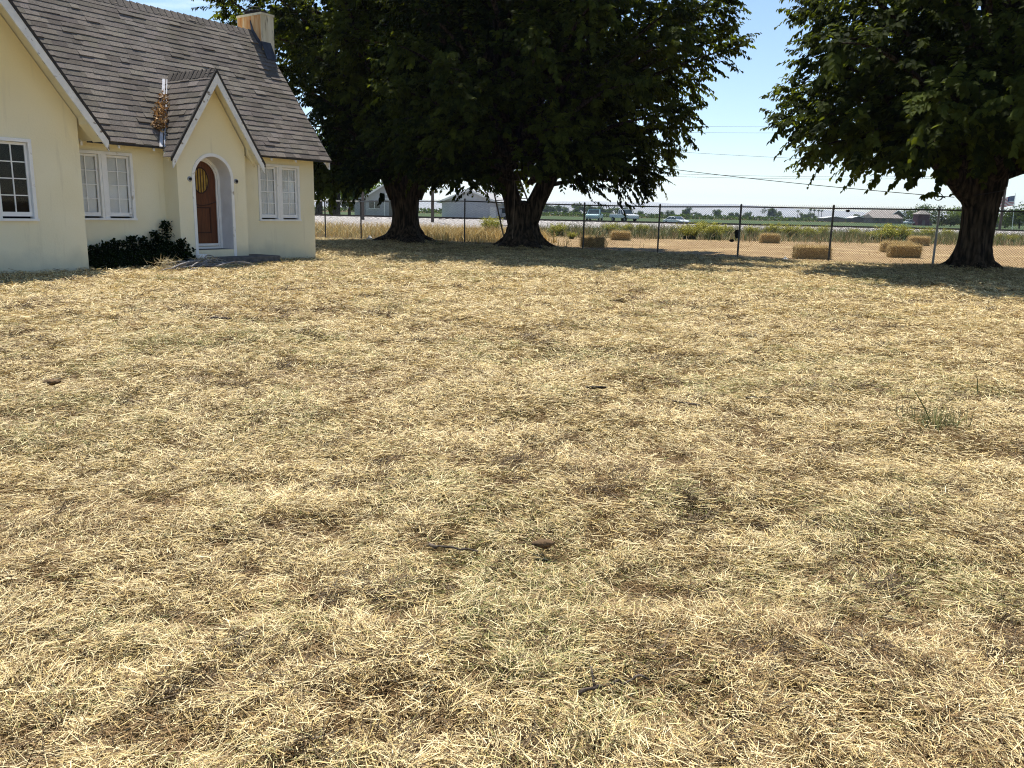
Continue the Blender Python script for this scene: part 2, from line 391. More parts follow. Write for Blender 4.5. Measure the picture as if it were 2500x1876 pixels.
# gravel railway bank running across behind the field
mb = MB()
xs = np.linspace(-150, 320, 240)
prof = []
for x in xs:
    j = 1.2 * math.sin(x * 0.31) + 0.8 * math.sin(x * 0.83 + 1)
    toe = np.interp(x, [-40, -14, -1, 12, 40], [60, 62, 80, 90, 96]) + j
    prof.append([(x, toe, 0.0), (x, min(toe + 6, 97), 0.16 + 0.05 * math.sin(x * 1.3)), (x, 99.5, 0.30 + .04 * math.sin(x * .9)), (x, 101.0, 0.50), (x, 105.0, 0.50), (x, 108, 0.02)])
V = np.array(prof).reshape(-1, 3); n = len(xs); Q = []
for i in range(n - 1):
    for k in range(5): Q.append((i * 6 + k, (i + 1) * 6 + k, (i + 1) * 6 + k + 1, i * 6 + k + 1))
V[:, 2] += (RNG.random(len(V)) - 0.5) * 0.05
tag(np_mesh('gravel_bank', V, Q, MT['gravel']), 'pale gravel railway bank behind the weeds', 'embankment', kind='structure')
trk = thing('railway_track', 'rusty railway track on top of the pale gravel bank', 'railway', (0, 102.5, 0.5))
for dy in (-0.75, 0.75):
    mb = MB(); mb.bb(-150, 320, dy - 0.035, dy + 0.035, 0.06, 0.20); mb.bb(-150, 320, dy - 0.07, dy + 0.07, 0.03, 0.06); mb.build('rail', MT['rail'], trk)
mb = MB()
for x in np.arange(-150, 320, 0.8): mb.box((x, 0, 0.0), (0.24, 2.5, 0.12))
mb.build('sleepers', MT['pole'], trk)['kind'] = 'stuff'


# ================================================================== the cottage
house = thing('cottage', 'cream stucco cottage with steep grey shingled roof and arched front door', 'house', (HX, HY, 0), HTH)
WE, EO, RK, RV, RW, UO = 2.6933, 0.3592, 1.2705, 2.4988, 6.3245, 0.3342     # eave height, overhang, slope, ridge
WU, WV, WK, WRU = -7.0343, -0.7963, 1.348, -6.6693                          # wing right wall, wing front, wing slope, wing eave
WC = WRU - (RW - 0.05 - WE) / WK                                            # wing ridge line
WL = 2 * WC - WU                                                            # wing left wall
PL, PR, PV, PC, PK, PW, PA = -4.6431, -2.7323, -0.5238, -3.6877, 1.579, 2.4552, 4.464
def roof_z(v): return WE + (v + EO) * RK

def panel(mb, P, us, ws, holes, depth, inward):
    """rectangular wall face with rectangular holes and their reveals; P(u,w)->point"""
    us = sorted(set(us + [h[0] for h in holes] + [h[1] for h in holes])); ws = sorted(set(ws + [h[2] for h in holes] + [h[3] for h in holes]))
    for i in range(len(us) - 1):
        for j in range(len(ws) - 1):
            cu, cw = (us[i] + us[i + 1]) / 2, (ws[j] + ws[j + 1]) / 2
            if any(h[0] < cu < h[1] and h[2] < cw < h[3] for h in holes): continue
            mb.add([P(us[i], ws[j]), P(us[i + 1], ws[j]), P(us[i + 1], ws[j + 1]), P(us[i], ws[j + 1])], [(0, 1, 2, 3)])
    iv = np.array(inward) * depth
    for (a, b, c, d) in holes:
        q = [np.array(P(a, c)), np.array(P(b, c)), np.array(P(b, d)), np.array(P(a, d))]
        for k in range(4):
            mb.add([q[k], q[(k + 1) % 4], q[(k + 1) % 4] + iv, q[k] + iv], [(0, 1, 2, 3)])
WIN_R = (-1.93, -0.534, 1.04, 2.515)
WIN_L = (-6.817, -5.411, 1.04, 2.515)
WIN_W = (2 * WC + 7.985, -7.985, 1.035, 2.587)

mb = MB()
panel(mb, lambda u, w: (u, 0, w), [WU, PL, PR, 0.0], [-0.3, 3.10], [WIN_L, WIN_R], 0.13, (0, 1, 0))
# gable end at the right, back wall, left end
mb.add([(0, 0, -.3), (0, 5.0, -.3), (0, 5.0, 3.1), (0, RV, 6.22), (0, 0, 3.1)], [(0, 1, 2, 3, 4)])
mb.add([(WL, 5, -.3), (0, 5, -.3), (0, 5, 3.1), (WL, 5, 3.1)], [(3, 2, 1, 0)])
mb.add([(WL, WV, -.3), (WL, 5, -.3), (WL, 5, 3.1), (WL, RV, 6.22), (WL, WV, 3.1)], [(4, 3, 2, 1, 0)])
mb.build('wall', MT['stucco'], house)

mb = MB()
def wing_top(u): return RW - 0.16 - abs(u - WC) * WK
us = sorted(set([WL, WIN_W[0], WC, WIN_W[1], WU])); 
for i in range(len(us) - 1):
    a, b = us[i], us[i + 1]
    if WIN_W[0] <= (a + b) / 2 <= WIN_W[1]:
        mb.add([(a, WV, -.3), (b, WV, -.3), (b, WV, WIN_W[2]), (a, WV, WIN_W[2])], [(0, 1, 2, 3)])
        mb.add([(a, WV, WIN_W[3]), (b, WV, WIN_W[3]), (b, WV, wing_top(b)), (a, WV, wing_top(a))], [(0, 1, 2, 3)])
    else:
        mb.add([(a, WV, -.3), (b, WV, -.3), (b, WV, wing_top(b)), (a, WV, wing_top(a))], [(0, 1, 2, 3)])
q = [np.array((WIN_W[0], WV, WIN_W[2])), np.array((WIN_W[1], WV, WIN_W[2])), np.array((WIN_W[1], WV, WIN_W[3])), np.array((WIN_W[0], WV, WIN_W[3]))]
for k in range(4): mb.add([q[k], q[(k + 1) % 4], q[(k + 1) % 4] + np.array((0, .13, 0)), q[k] + np.array((0, .13, 0))], [(0, 1, 2, 3)])
mb.add([(WU, WV, -.3), (WU, 0, -.3), (WU, 0, 3.05), (WU, WV, 2.99)], [(0, 1, 2, 3)])
mb.build('wing_wall', MT['stucco'], house)

# porch: gabled front with an arched opening
AO, AI, ASP = 0.58, 0.508, 2.045           # trim radius, opening radius, springing height
OB = 0.36
mb = MB()
def ptop(u): return PA - 0.13 - abs(u - PC) * PK
NU = 40
cols = sorted(set([PL, PR] + [PC - AI, PC + AI, PC] + [PC - AI * math.cos(math.pi * k / NU) for k in range(NU + 1)]))
for i in range(len(cols) - 1):
    a, b = cols[i], cols[i + 1]; c = (a + b) / 2
    if abs(c - PC) < AI:
        f = lambda u: ASP + math.sqrt(max(0, AI * AI - (u - PC) ** 2))
        mb.add([(a, PV, -.2), (b, PV, -.2), (b, PV, OB), (a, PV, OB)], [(0, 1, 2, 3)])
        mb.add([(a, PV, f(a)), (b, PV, f(b)), (b, PV, ptop(b)), (a, PV, ptop(a))], [(0, 1, 2, 3)])
    else:
        mb.add([(a, PV, -.2), (b, PV, -.2), (b, PV, ptop(b)), (a, PV, ptop(a))], [(0, 1, 2, 3)])
for u, s in ((PL, 1), (PR, -1)):
    q = [(u, 0, -.2), (u, PV, -.2), (u, PV, ptop(u)), (u, 0, ptop(u) + 0.02)]
    mb.add(q if s > 0 else q[::-1], [(0, 1, 2, 3)])
mb.build('porch_wall', MT['stucco'], house)
mb = MB()                                   # white plaster lining of the arch
DV = -0.05
ring = [(PC + AI, OB)] + [(PC + AI * math.cos(math.pi * k / 32), ASP + AI * math.sin(math.pi * k / 32)) for k in range(33)] + [(PC - AI, OB)]
for i in range(len(ring) - 1):
    (a, b), (c, d2) = ring[i], ring[i + 1]
    mb.add([(a, PV, b), (a, DV + .1, b), (c, DV + .1, d2), (c, PV, d2)], [(0, 1, 2, 3)])
mb.build('arch_lining', MT['reveal'], house)
mb = MB(); mb.add([(PC - AI, PV, OB + .002), (PC + AI, PV, OB + .002), (PC + AI, DV + .1, OB + .002), (PC - AI, DV + .1, OB + .002)], [(0, 1, 2, 3)])
mb.build('porch_floor', MT['concrete'], house)
def arch_band(mb, ro, ri, v0, v1, wb, n=40):
    o = [(PC + ro, wb)] + [(PC + ro * math.cos(math.pi * k / n), ASP + ro * math.sin(math.pi * k / n)) for k in range(n + 1)] + [(PC - ro, wb)]
    i_ = [(PC + ri, wb)] + [(PC + ri * math.cos(math.pi * k / n), ASP + ri * math.sin(math.pi * k / n)) for k in range(n + 1)] + [(PC - ri, wb)]
    for k in range(len(o) - 1):
        a, b, c, d2 = o[k], o[k + 1], i_[k + 1], i_[k]
        mb.add([(a[0], v0, a[1]), (b[0], v0, b[1]), (c[0], v0, c[1]), (d2[0], v0, d2[1]), (a[0], v1, a[1]), (b[0], v1, b[1]), (c[0], v1, c[1]), (d2[0], v1, d2[1])],
               [(0, 1, 2, 3), (4, 5, 1, 0), (3, 2, 6, 7)])
mb = MB(); arch_band(mb, AO, AI - 0.002, PV - 0.022, PV + 0.01, 0.19); mb.build('arch_trim', MT['white'], house)
mb = MB(); arch_band(mb, AI, 0.445, DV - 0.05, DV + 0.08, 0.415); arch_band(mb, 0.455, 0.415, DV - 0.02, DV + 0.08, 0.415)
mb.bb(PC - AI, PC + AI, DV - 0.06, DV + .08, 0.365, 0.413); mb.build('door_frame', MT['white'], house)
# door leaf
DR = 0.425
mb = MB(); pts = [(PC + DR, 0.49)] + [(PC + DR * math.cos(math.pi * k / 32), ASP + DR * math.sin(math.pi * k / 32)) for k in range(33)] + [(PC - DR, 0.49)]
mb.prism([(a, DV + 0.01, b) for a, b in pts], (0, 0.05, 0)); door = mb.build('door', MT['door'], house)
EA, EB, EC = 0.215, 0.30, 2.0
mb = MB(); mb.add([(PC + EA * math.cos(2 * math.pi * k / 36), DV + 0.004, EC + EB * math.sin(2 * math.pi * k / 36)) for k in range(36)], [tuple(range(36))])
mb.build('glass_panel', MT['amber'], door)
mb = MB()
for k in (-2, -1, 0, 1, 2):
    u = k * 0.075; h = EB * math.sqrt(max(0, 1 - (u / EA) ** 2)); mb.bb(PC + u - .009, PC + u + .009, DV - 0.008, DV + .002, EC - h, EC + h)
mb.tube([(PC + EA * math.cos(2 * math.pi * k / 36), DV, EC + EB * math.sin(2 * math.pi * k / 36)) for k in range(37)], 0.016, 6)
mb.tube([(PC + x, DV + .008, 1.50 - 0.09 * math.cos(x / 0.40 * math.pi / 2)) for x in np.linspace(-.40, .40, 15)], 0.014, 6)
for (a, b, c, d2) in ((-.24, .24, 0.74, 0.77), (-.24, .24, 1.34, 1.37), (-.24, -.215, 0.77, 1.34), (.215, .24, 0.77, 1.34)): mb.bb(PC + a, PC + b, DV - .006, DV + .012, c, d2)
mb.build('moulding', MT['door_dark'], door)
mb = MB(); mb.tube([(PC - .36, DV - .07, 1.42), (PC - .36, DV + .01, 1.42)], [.03, .012], 10); mb.tube([(PC - .36, DV - .065, 1.25), (PC - .36, DV - .065, 1.38)], 0.011, 8); mb.build('door_handle', MT['iron'], door)
mb = MB(); mb.bb(PC - .44, PC + .44, DV - .05, DV + .06, 0.435, 0.488); mb.build('threshold', MT['white'], house)
mb = MB(); mb.prism([(-4.78, -1.02, -.1), (-2.1, -0.98, -.1), (-2.1, -0.02, -.1), (-2.73, -0.02, -.1), (-2.73, PV + .01, -.1), (-4.64, PV + .01, -.1), (-4.78, PV + .01, -.1)], (0, 0, 0.29)); mb.build('porch_step', MT['concrete'], house, bevel=0.015)
for u in (-4.323, -3.024):
    L = thing('wall_light', None, None); L.parent = house; L.location = (u, PV, 2.005)
    mb = MB(); mb.tube([(0, 0.01, 0), (0, -0.012, 0), (0, -0.02, 0)], [.062, .062, .045], 16); o = mb.build('base_plate', MT['galv'], L)
    mb = MB(); mb.tube([(0, -0.01, 0), (0, -0.045, 0), (0, -0.06, -.01)], [.032, .034, .02], 12); mb.build('socket', MT['iron'], L)

# --- windows
def window(hole, v, nsash, cols, rows, mull, pane, blind_mat, blind_top, name='window', label=None):
    u0, u1, w0, w1 = hole; t = 0.065
    mb = MB()
    mb.bb(u0, u1, v - 0.03, v + .12, w1 - t, w1); mb.bb(u0 - .01, u1 + .01, v - 0.055, v + .12, w0, w0 + .045)
    mb.bb(u0, u0 + t, v - 0.028, v + .12, w0 + .045, w1 - t); mb.bb(u1 - t, u1, v - 0.028, v + .12, w0 + .045, w1 - t)
    iw = (u1 - u0 - 2 * t - (nsash - 1) * mull) / nsash
    spans = []
    for k in range(nsash):
        a = u0 + t + k * (iw + mull); spans.append((a, a + iw))
        if k: mb.bb(a - mull, a, v - 0.026, v + .12, w0 + .045, w1 - t); mb.bb(a - mull / 2 - .03, a - mull / 2 + .03, v - 0.036, v - .02, w0 + .045, w1 - t)
    W = mb.build(name, MT['white'], house)
    if label: W['label'] = label
    for (a, b) in spans:
        z0, z1 = w0 + .085, w1 - t - .006; s = 0.048
        mb = MB(); y0, y1 = v + 0.035, v + 0.065
        mb.bb(a + .004, b - .004, y0, y1, z1 - s, z1); mb.bb(a + .004, b - .004, y0, y1, z0, z0 + .085)
        mb.bb(a + .004, a + s, y0, y1, z0 + .085, z1 - s); mb.bb(b - s, b - .004, y0, y1, z0 + .085, z1 - s)
        za, zb, ua, ub = z0 + .085, z1 - s, a + s, b - s
        for k in range(1, cols): x = ua + (ub - ua) * k / cols; mb.bb(x - .010, x + .010, y0 + .004, y1 - .004, za, zb)
        for k in range(1, rows):
            z = za + (zb - za) * k / rows; mb.bb(ua, ub, y0 + .006, y1 - .006, z - .010, z + .010)
        mb.build('sash', MT['white'], W)
        mb = MB(); mb.bb(ua - .005, ub + .005, v + .049, v + .053, za - .005, zb + .005); mb.build('pane', pane, W)
        if blind_mat:
            mb = MB(); zt = zb + .02; zl = za + (zb - za) * 0.5
            if blind_top:
                k = zt
                while k > zl: mb.add([(ua, v + .075, k), (ub, v + .075, k), (ub, v + .088, k - .026), (ua, v + .088, k - .026)], [(0, 1, 2, 3)]); k -= .024
                mb.bb(ua, ub, v + .095, v + .099, za - .03, zl + .01)
            else:
                n = 26
                for q in range(n):
                    x0 = ua + (ub - ua) * q / n; x1 = ua + (ub - ua) * (q + 1) / n
                    d0 = .006 * math.sin(q * 1.9); d1 = .006 * math.sin((q + 1) * 1.9)
                    mb.add([(x0, v + .088 + d0, za - .03), (x1, v + .088 + d1, za - .03), (x1, v + .088 + d1, zt), (x0, v + .088 + d0, zt)], [(0, 1, 2, 3)])
            mb.build('blind' if blind_top else 'curtain', blind_mat, W)
    return W
window(WIN_R, 0, 2, 2, 4, 0.17, MT['glass'], MT['blind'], False)
window(WIN_L, 0, 2, 2, 4, 0.17, MT['glass'], MT['blind'], True)
window(WIN_W, WV, 4, 2, 4, 0.05, MT['glass'], None, False, label='dark window without blinds')
mb = MB(); mb.bb(WIN_W[0] - .3, WIN_W[1] + .3, WV + .9, WV + 1.0, 0.6, 3.0); mb.build('dark_backing', MT['dark_room'], house)  # near-black panel behind the wing window; unlit room's shade is in its colour

# --- shingled slopes
def slope(mb, O, e, s, n, Lh, trange, exp=0.165, seed=1, gap=0.006):
    R = np.random.default_rng(seed); O, e, s, n = [np.array(a, float) for a in (O, e, s, n)]
    rows = int(math.ceil(Lh / exp))
    for j in range(rows):
        h0 = j * exp; h1 = min(h0 + exp * 1.12, Lh)
        if h1 - h0 < .02: continue
        lo, hi = trange(h0); lo2, hi2 = trange(min(h1, Lh)); t = lo - R.random() * .3
        wav = R.random() * 6
        while t < hi:
            w = 0.30 + R.random() * .06 if R.random() < .8 else 0.2
            a, b = max(t, lo), min(t + w, hi); t += w
            if b - a < .01: continue
            a2, b2 = max(a, lo2), min(b, hi2)
            if b2 - a2 < .004: b2 = a2 = min(max(a, lo2), hi2); b2 += .004
            th = .016 + R.random() * .010 + (0.014 if R.random() < .05 else 0); dh = (R.random() - .5) * .020 + .006 * math.sin(a * 1.3 + wav)
            g2 = gap / 2 if a > lo else 0
            p = [O + e * (a + g2) + s * (h0 + dh), O + e * b + s * (h0 + dh), O + e * b2 + s * h1, O + e * a2 + s * h1]
            c = .72 + R.random() * .56; cc = (c, c * (.97 + R.random() * .05), c * (.94 + R.random() * .08))
            mb.add([p[0], p[1], p[2], p[3], p[0] + n * th, p[1] + n * th, p[2] + n * .006, p[3] + n * .006],
                   [(4, 5, 6, 7), (0, 1, 5, 4), (0, 4, 7, 3), (1, 2, 6, 5)], 0, cc)
def deck(mb, pts, n, t=.05, mi=1):
    n = np.array(n) * -t; mb.prism([np.array(p) for p in pts], n, mi)

LH = math.hypot(RV + EO, RW - WE); s_m = np.array((0, RV + EO, RW - WE)) / LH; n_m = np.array((0, -(RW - WE), RV + EO)) / LH
mb = MB()
def main_rng(h):
    z = WE + s_m[2] * h
    lo = WRU - (z - WE) / WK - .02
    return (lo, UO)
# the part cut by the porch valley is simply covered by the porch roof, which stands above it
slope(mb, (0, -EO, WE), (1, 0, 0), s_m, n_m, LH, main_rng, seed=3)
deck(mb, [(WRU, -EO, WE), (UO, -EO, WE), (UO, RV, RW), (WC, RV, RW)], n_m)
deck(mb, [(UO, 2 * RV + EO, WE), (WL - .3, 2 * RV + EO, WE), (WL - .3, RV, RW), (UO, RV, RW)], n_m * np.array((1, -1, 1)))
deck(mb, [(WL - .3, -EO, WE), (WL, -EO, WE), (WC, RV, RW), (WL - .3, RV, RW)], n_m)
# ridge caps
R = np.random.default_rng(9); x = WC
while x < UO - .02:
    h = .012 + R.random() * .012; x2 = min(x + .24, UO)
    mb.add([(x, RV - .15, RW - .155), (x, RV, RW + .035 + h), (x, RV + .15, RW - .155), (x2, RV - .15, RW - .175), (x2, RV, RW + .022), (x2, RV + .15, RW - .175)],
           [(0, 3, 4, 1), (1, 4, 5, 2), (0, 1, 2)], 0, (.9 + R.random() * .2,) * 3); x += .19
mb.build('roof', [MT['shingle'], MT['soffit']], house, tint=True)

# porch roof
mb = MB(); PF = PV - 0.311
def v_main(w): return (w - WE) / RK - EO
for sgn in (-1, 1):
    L = math.hypot(1.2722, PA - PW); s = np.array((-sgn * 1.2722, 0, PA - PW)) / L; n = np.array((sgn * (PA - PW), 0, 1.2722)) / L
    O = np.array((PC + sgn * 1.2722, PF, PW))
    def rng(h, s=s): return (0.0, max(.02, v_main(PW + s[2] * h) - PF + .03))
    slope(mb, O, (0, 1, 0), s, n, L, rng, seed=20 + sgn)
    deck(mb, [O, (O[0], v_main(PW) + .03, PW), (PC, v_main(PA) + .03, PA), (PC, PF, PA)], n, .04)
R = np.random.default_rng(19); y = v_main(PA) - .05
while y > PF + .05:
    h = .03 + R.random() * .03; y2 = max(y - .22, PF)
    mb.add([(PC - .11, y, PA - .15), (PC, y, PA + .03), (PC + .11, y, PA - .15), (PC - .11, y2, PA - .14 + h * .3), (PC, y2, PA + .03 + h), (PC + .11, y2, PA - .14 + h * .3)],
           [(0, 3, 4, 1), (1, 4, 5, 2), (5, 4, 3)], 0, (.55 + R.random() * .2,) * 3); y -= .16
mb.build('porch_roof', [MT['shingle'], MT['soffit']], house, tint=True)
# wing roof
mb = MB(); WF = WV - 0.4431
for sgn in (-1, 1):
    run = WRU - WC; L = math.hypot(run, RW - .05 - WE); s = np.array((-sgn * run, 0, RW - .05 - WE)) / L; n = np.array((sgn * (RW - .05 - WE), 0, run)) / L
    O = np.array((WC + sgn * run, WF, WE))
    def rng(h, s=s, sgn=sgn): return (0.0, v_main(WE + s[2] * h) - WF + .02)
    slope(mb, O, (0, 1, 0), s, n, L, rng, seed=30 + sgn)
    deck(mb, [O, (O[0], -EO, WE), (WC, RV, RW - .05), (WC, WF, RW - .05)], n, .05)
mb.build('wing_roof', [MT['shingle'], MT['soffit']], house, tint=True)

# --- barge boards, rafter ends, lookouts
def barge(uc, zc, run, k, v, width, th=.035, drop=.04):
    for sgn in (-1, 1):
        c = math.sqrt(1 + k * k); dz = width * c
        a = (uc, v, zc - drop); b = (uc + sgn * run, v, zc - drop - run * k)
        # plumb cut at the foot
        mb = MB(); mb.prism([a, b, (b[0], v, b[2] - dz * .80), (b[0] - sgn * .06, v, b[2] - dz * .80 + .06 * k), (uc, v, zc - drop - dz)], (0, th, 0))
        mb.build('barge_board', MT['barge'], house)
barge(PC, PA, 1.2722, PK, PF - .036, 0.135)
barge(WC, RW - .05, WRU - WC, WK, WF - .036, 0.155)
def shingle_edge(uc, zc, run, k, v):
    mb = MB()
    for sgn in (-1, 1):
        mb.prism([(uc, v, zc + .055), (uc + sgn * (run + .03), v, zc + .055 - (run + .03) * k), (uc + sgn * (run + .03), v, zc - .04 - (run + .03) * k), (uc, v, zc - .038)], (0, .05, 0))
    mb.build('roof_edge', MT['felt'], house)
shingle_edge(PC, PA, 1.2722, PK, PF - .045)
shingle_edge(WC, RW - .05, WRU - WC, WK, WF - .045)
mb = MB(); mb.prism([(UO + .001, -EO - .004, WE + .015), (UO + .001, -EO - .004, WE - .04), (UO + .001, RV, RW - .05), (UO + .001, RV, RW + .02)], (.012, 0, 0)); mb.bb(WRU + .05, UO, -EO - .012, -EO - .002, WE - .045, WE + .004); mb.build('roof_edge', MT['felt'], house)
# right-hand rake of the main roof
for u, th, ln in ((UO - .07, .04, 1), (0.10, .05, 0)):
    dz = .20 if ln else .16
    mb = MB(); v0 = -EO + .02
    f = lambda v: roof_z(v) - .055
    if ln: mb.prism([(u, v0, f(v0)), (u, v0, f(v0) - dz), (u, v0 + .05, f(v0 + .05) - dz - .04), (u, RV, f(RV) - dz), (u, RV, f(RV))], (th, 0, 0))
    else: mb.prism([(u, v0, f(v0)), (u, v0, f(v0) - .06), (u, .3, f(.3) - dz), (u, .3, f(.3))], (th, 0, 0))
    mb.build('barge_board' if ln else 'rafter_end', MT['barge'], house)
for u in (-0.91, -1.726, -2.5, -5.058, -5.889, -6.72):
    mb = MB(); f = lambda v: roof_z(v) - .056
    mb.prism([(u - .022, -.335, f(-.335)), (u - .022, -.335, f(-.335) - .085), (u - .022, -.001, f(-.001) - .15), (u - .022, -.001, f(-.001))], (.044, 0, 0))
    mb.build('rafter_end', MT['white'], house)
for u0, sg in ((WU + .04, 1),):
    mb = MB(); zt = RW - .05 - (u0 - WC) * WK - .12
    mb.prism([(u0 - .03, WF + .0, zt + .10), (u0 + .24, WF, zt + .10 - .27 * WK), (u0 + .24, WF, zt - .02 - .27 * WK), (u0 - .03, WF, zt - .06)], (0, .40, 0)); mb.build('lookout', MT['stucco'], house)
for sg in (-1, 1):
    u0 = PC + sg * 0.99; mb = MB(); zt = PA - .99 * PK - .08
    mb.prism([(u0, PV - .02, zt), (u0 + sg * .22, PV - .02, zt - .22 * PK), (u0 + sg * .22, PV - .02, zt - .22 * PK - .10), (u0, PV - .02, zt - .16)], (0, -.06, 0)); mb.build('lookout', MT['stucco'], house)

# --- valley flashing beside the porch roof
def vpt(w, off): return np.array((PC - 1.2722 * (PA - w) / (PA - PW) + off, v_main(w), w))
for off in (-.14, -.03):
    mb = MB(); ps = []
    for w in np.linspace(WE - .02, PA - .10, 12):
        p = vpt(w, off); ps.append((p, p + np.array((.075, 0, 0))))
    n = np.array(n_m) * .034
    for i in range(len(ps) - 1): mb.add([ps[i][0] + n, ps[i][1] + n, ps[i + 1][1] + n, ps[i + 1][0] + n, ps[i][0] + n * .3, ps[i][1] + n * .3, ps[i + 1][1] + n * .3, ps[i + 1][0] + n * .3], [(0, 1, 2, 3), (0, 3, 7, 4), (1, 5, 6, 2), (0, 4, 5, 1)])
    mb.build('valley_flashing', MT['zinc'], house)

# --- chimney
CU0, CU1, CV0, CV1, CT = 0.10, 0.545, 2.07, 3.11, 6.80
mb = MB(); mb.prism([(CU0, CV0, 0), (CU1, CV0, 0), (CU1, CV1, 0), (CU0, CV1, 0)], (0, 0, CT - .06))
mb.prism([(CU0 - .02, CV0 - .02, CT - .06), (CU1 + .02, CV0 - .02, CT - .06), (CU1 + .02, CV1 + .02, CT - .06), (CU0 - .02, CV1 + .02, CT - .06)], (0, 0, .06))
ch = mb.build('chimney', MT['chimney'], house)
mb = MB(); mb.bb(CU0 - .006, CU0 - .002, CV0 + .02, CV1 - .02, 5.6, CT - .065); mb.build('stained_face', MT['rust'], ch)
mb = MB(); mb.bb(.16, .48, 2.35, 2.85, CT, CT + .07); mb.box((.32, 2.6, CT + .09), (.42, .6, .03))
for k in range(14):
    a = 2 * math.pi * k / 14; x, y = .32 + .15 * math.cos(a), 2.6 + .22 * math.sin(a)
    mb.tube([(x, y, CT + .10), (x * 1 + .02 * math.sin(k * 3), y, CT + .24)], .006, 4)
mb.tube([(.32 + .15 * math.cos(a), 2.6 + .22 * math.sin(a), CT + .20) for a in np.linspace(0, 6.28, 20)], .006, 4)
mb.build('spark_guard', MT['iron'], ch)
mb = MB()
z = lambda v: roof_z(v)
mb.prism([(CU0 - .035, CV0 - .02, z(CV0)), (CU0 - .035, RV - .03, z(RV - .03) - .02), (CU0 - .035, RV + .02, z(RV) + .30), (CU0 - .035, RV - .10, z(RV - .1) + .16), (CU0 - .035, CV0 - .02, z(CV0) + .17)], (.028, 0, 0))
mb.prism([(CU0 - .035, CV0 - .24, z(CV0 - .24) + .03), (CU1 - .14, CV0 - .24, z(CV0 - .24) + .03), (CU1 - .14, CV0 - .005, z(CV0) + .22), (CU0 - .035, CV0 - .005, z(CV0) + .22)], (0, -.006, .02))
mb.build('chimney_flashing', MT['flash'], ch)

# --- dry leaves caught in the valley
def leaf_pile(name, label, cat, pts, size, cols, n, seed):
    R = np.random.default_rng(seed); V = []; Q = []; Cc = []
    for i in range(n):
        c = np.array(pts[R.integers(len(pts))]) + R.normal(0, 1, 3) * size
        d = R.normal(0, 1, 3); d /= np.linalg.norm(d); w = np.cross(d, R.normal(0, 1, 3)); w /= np.linalg.norm(w); l = .03 + R.random() * .05
        b = len(V); V += [c - d * l, c + w * l * .4, c + d * l, c - w * l * .4]; Q.append((b, b + 1, b + 2, b + 3))
        k = np.array(cols[R.integers(len(cols))]) * (.7 + R.random() * .6); Cc += [k] * 4
    return tag(np_mesh(name, V, Q, MT['straw'], col=Cc), label, cat)
pp = []
for w in np.linspace(3.05, 3.85, 14):
    p = vpt(w, -.12) + np.array((0, -.05, .08)); q = HW(*p); pp.append(q)
    if w < 3.5: pp.append(HW(p[0] - .10, p[1] - .02, p[2] + .01))
leaf_pile('leaf_litter', 'brown dry leaves caught in the metal valley beside the porch roof', 'leaf litter', pp, .055, [(.30, .17, .07), (.22, .12, .05), (.40, .25, .11)], 420, 5)

# ================================================================== mulberry trees
def unit(a): return a / np.maximum(np.linalg.norm(a, axis=-1, keepdims=True), 1e-9)
def leaves(base, axis, nrm, length, width, col):
    """six-point folded leaves; all arrays (N,...)"""
    n = len(base); axis = unit(axis); side = unit(np.cross(axis, nrm)); up = np.cross(side, axis)
    L = length[:, None]; W = width[:, None]
    P = np.stack([base, base + axis * L * .22 + side * W * .46 + up * W * .10, base + axis * L * .62 + side * W * .38 + up * W * .06, base + axis * L - up * L * .12,
                  base + axis * L * .62 - side * W * .38 + up * W * .06, base + axis * L * .22 - side * W * .46 + up * W * .10], 1)
    o = np.arange(n)[:, None] * 6
    Q = np.concatenate([o + np.array([[0, 1, 2, 3]]), o + np.array([[0, 3, 4, 5]])], 0)
    return P.reshape(-1, 3), Q, np.repeat(col, 6, 0)

def trunk_part(tree, rings, lobes, seed, limbs, name='trunk'):
    """rings: (dx,dy,z,r); limbs: lists of points with radii"""
    R = np.random.default_rng(seed); nA = 48
    zs = np.array([r[2] for r in rings]); Z = np.linspace(zs[0], zs[-1], 46)
    cx = np.interp(Z, zs, [r[0] for r in rings]); cy = np.interp(Z, zs, [r[1] for r in rings]); rr = np.interp(Z, zs, [r[3] for r in rings])
    V = []
    ph = R.random(6) * 6
    for i, z in enumerate(Z):
        for k in range(nA):
            a = 2 * math.pi * k / nA
            fl = math.exp(-max(0, z) / .38); lob = 1 + fl * .30 * math.cos(lobes * a + ph[0]) + .05 * math.cos(3 * a + ph[1] + z * .6) + .035 * math.cos(7 * a + ph[2] - z * .9) + .025 * math.cos(13 * a + ph[3] + z * 1.7)
            r = rr[i] * lob * (1 + (R.random() - .5) * .035)
            V.append((cx[i] + r * math.cos(a), cy[i] + r * math.sin(a), z + (R.random() - .5) * .03))
    Q = [(i * nA + k, i * nA + (k + 1) % nA, (i + 1) * nA + (k + 1) % nA, (i + 1) * nA + k) for i in range(len(Z) - 1) for k in range(nA)]
    mb = MB(); mb.add(V, Q)
    for pts, rads in limbs:
        P = [Vector(p) for p in pts]; n = 16; pp = []; rd = []
        for t in np.linspace(0, len(P) - 1, n):
            i = min(int(t), len(P) - 2); f = t - i; q = P[i].lerp(P[i + 1], f)
            pp.append(q + Vector(R.normal(0, .02, 3))); rd.append((rads[i] * (1 - f) + rads[i + 1] * f) * (1 + (R.random() - .5) * .08))
        for i in range(1, n - 1): pp[i] = pp[i] * .5 + (pp[i - 1] + pp[i + 1]) * .25
        mb.tube(pp, rd, 14)
    return mb.build(name, MT['bark'], tree, smooth=True)

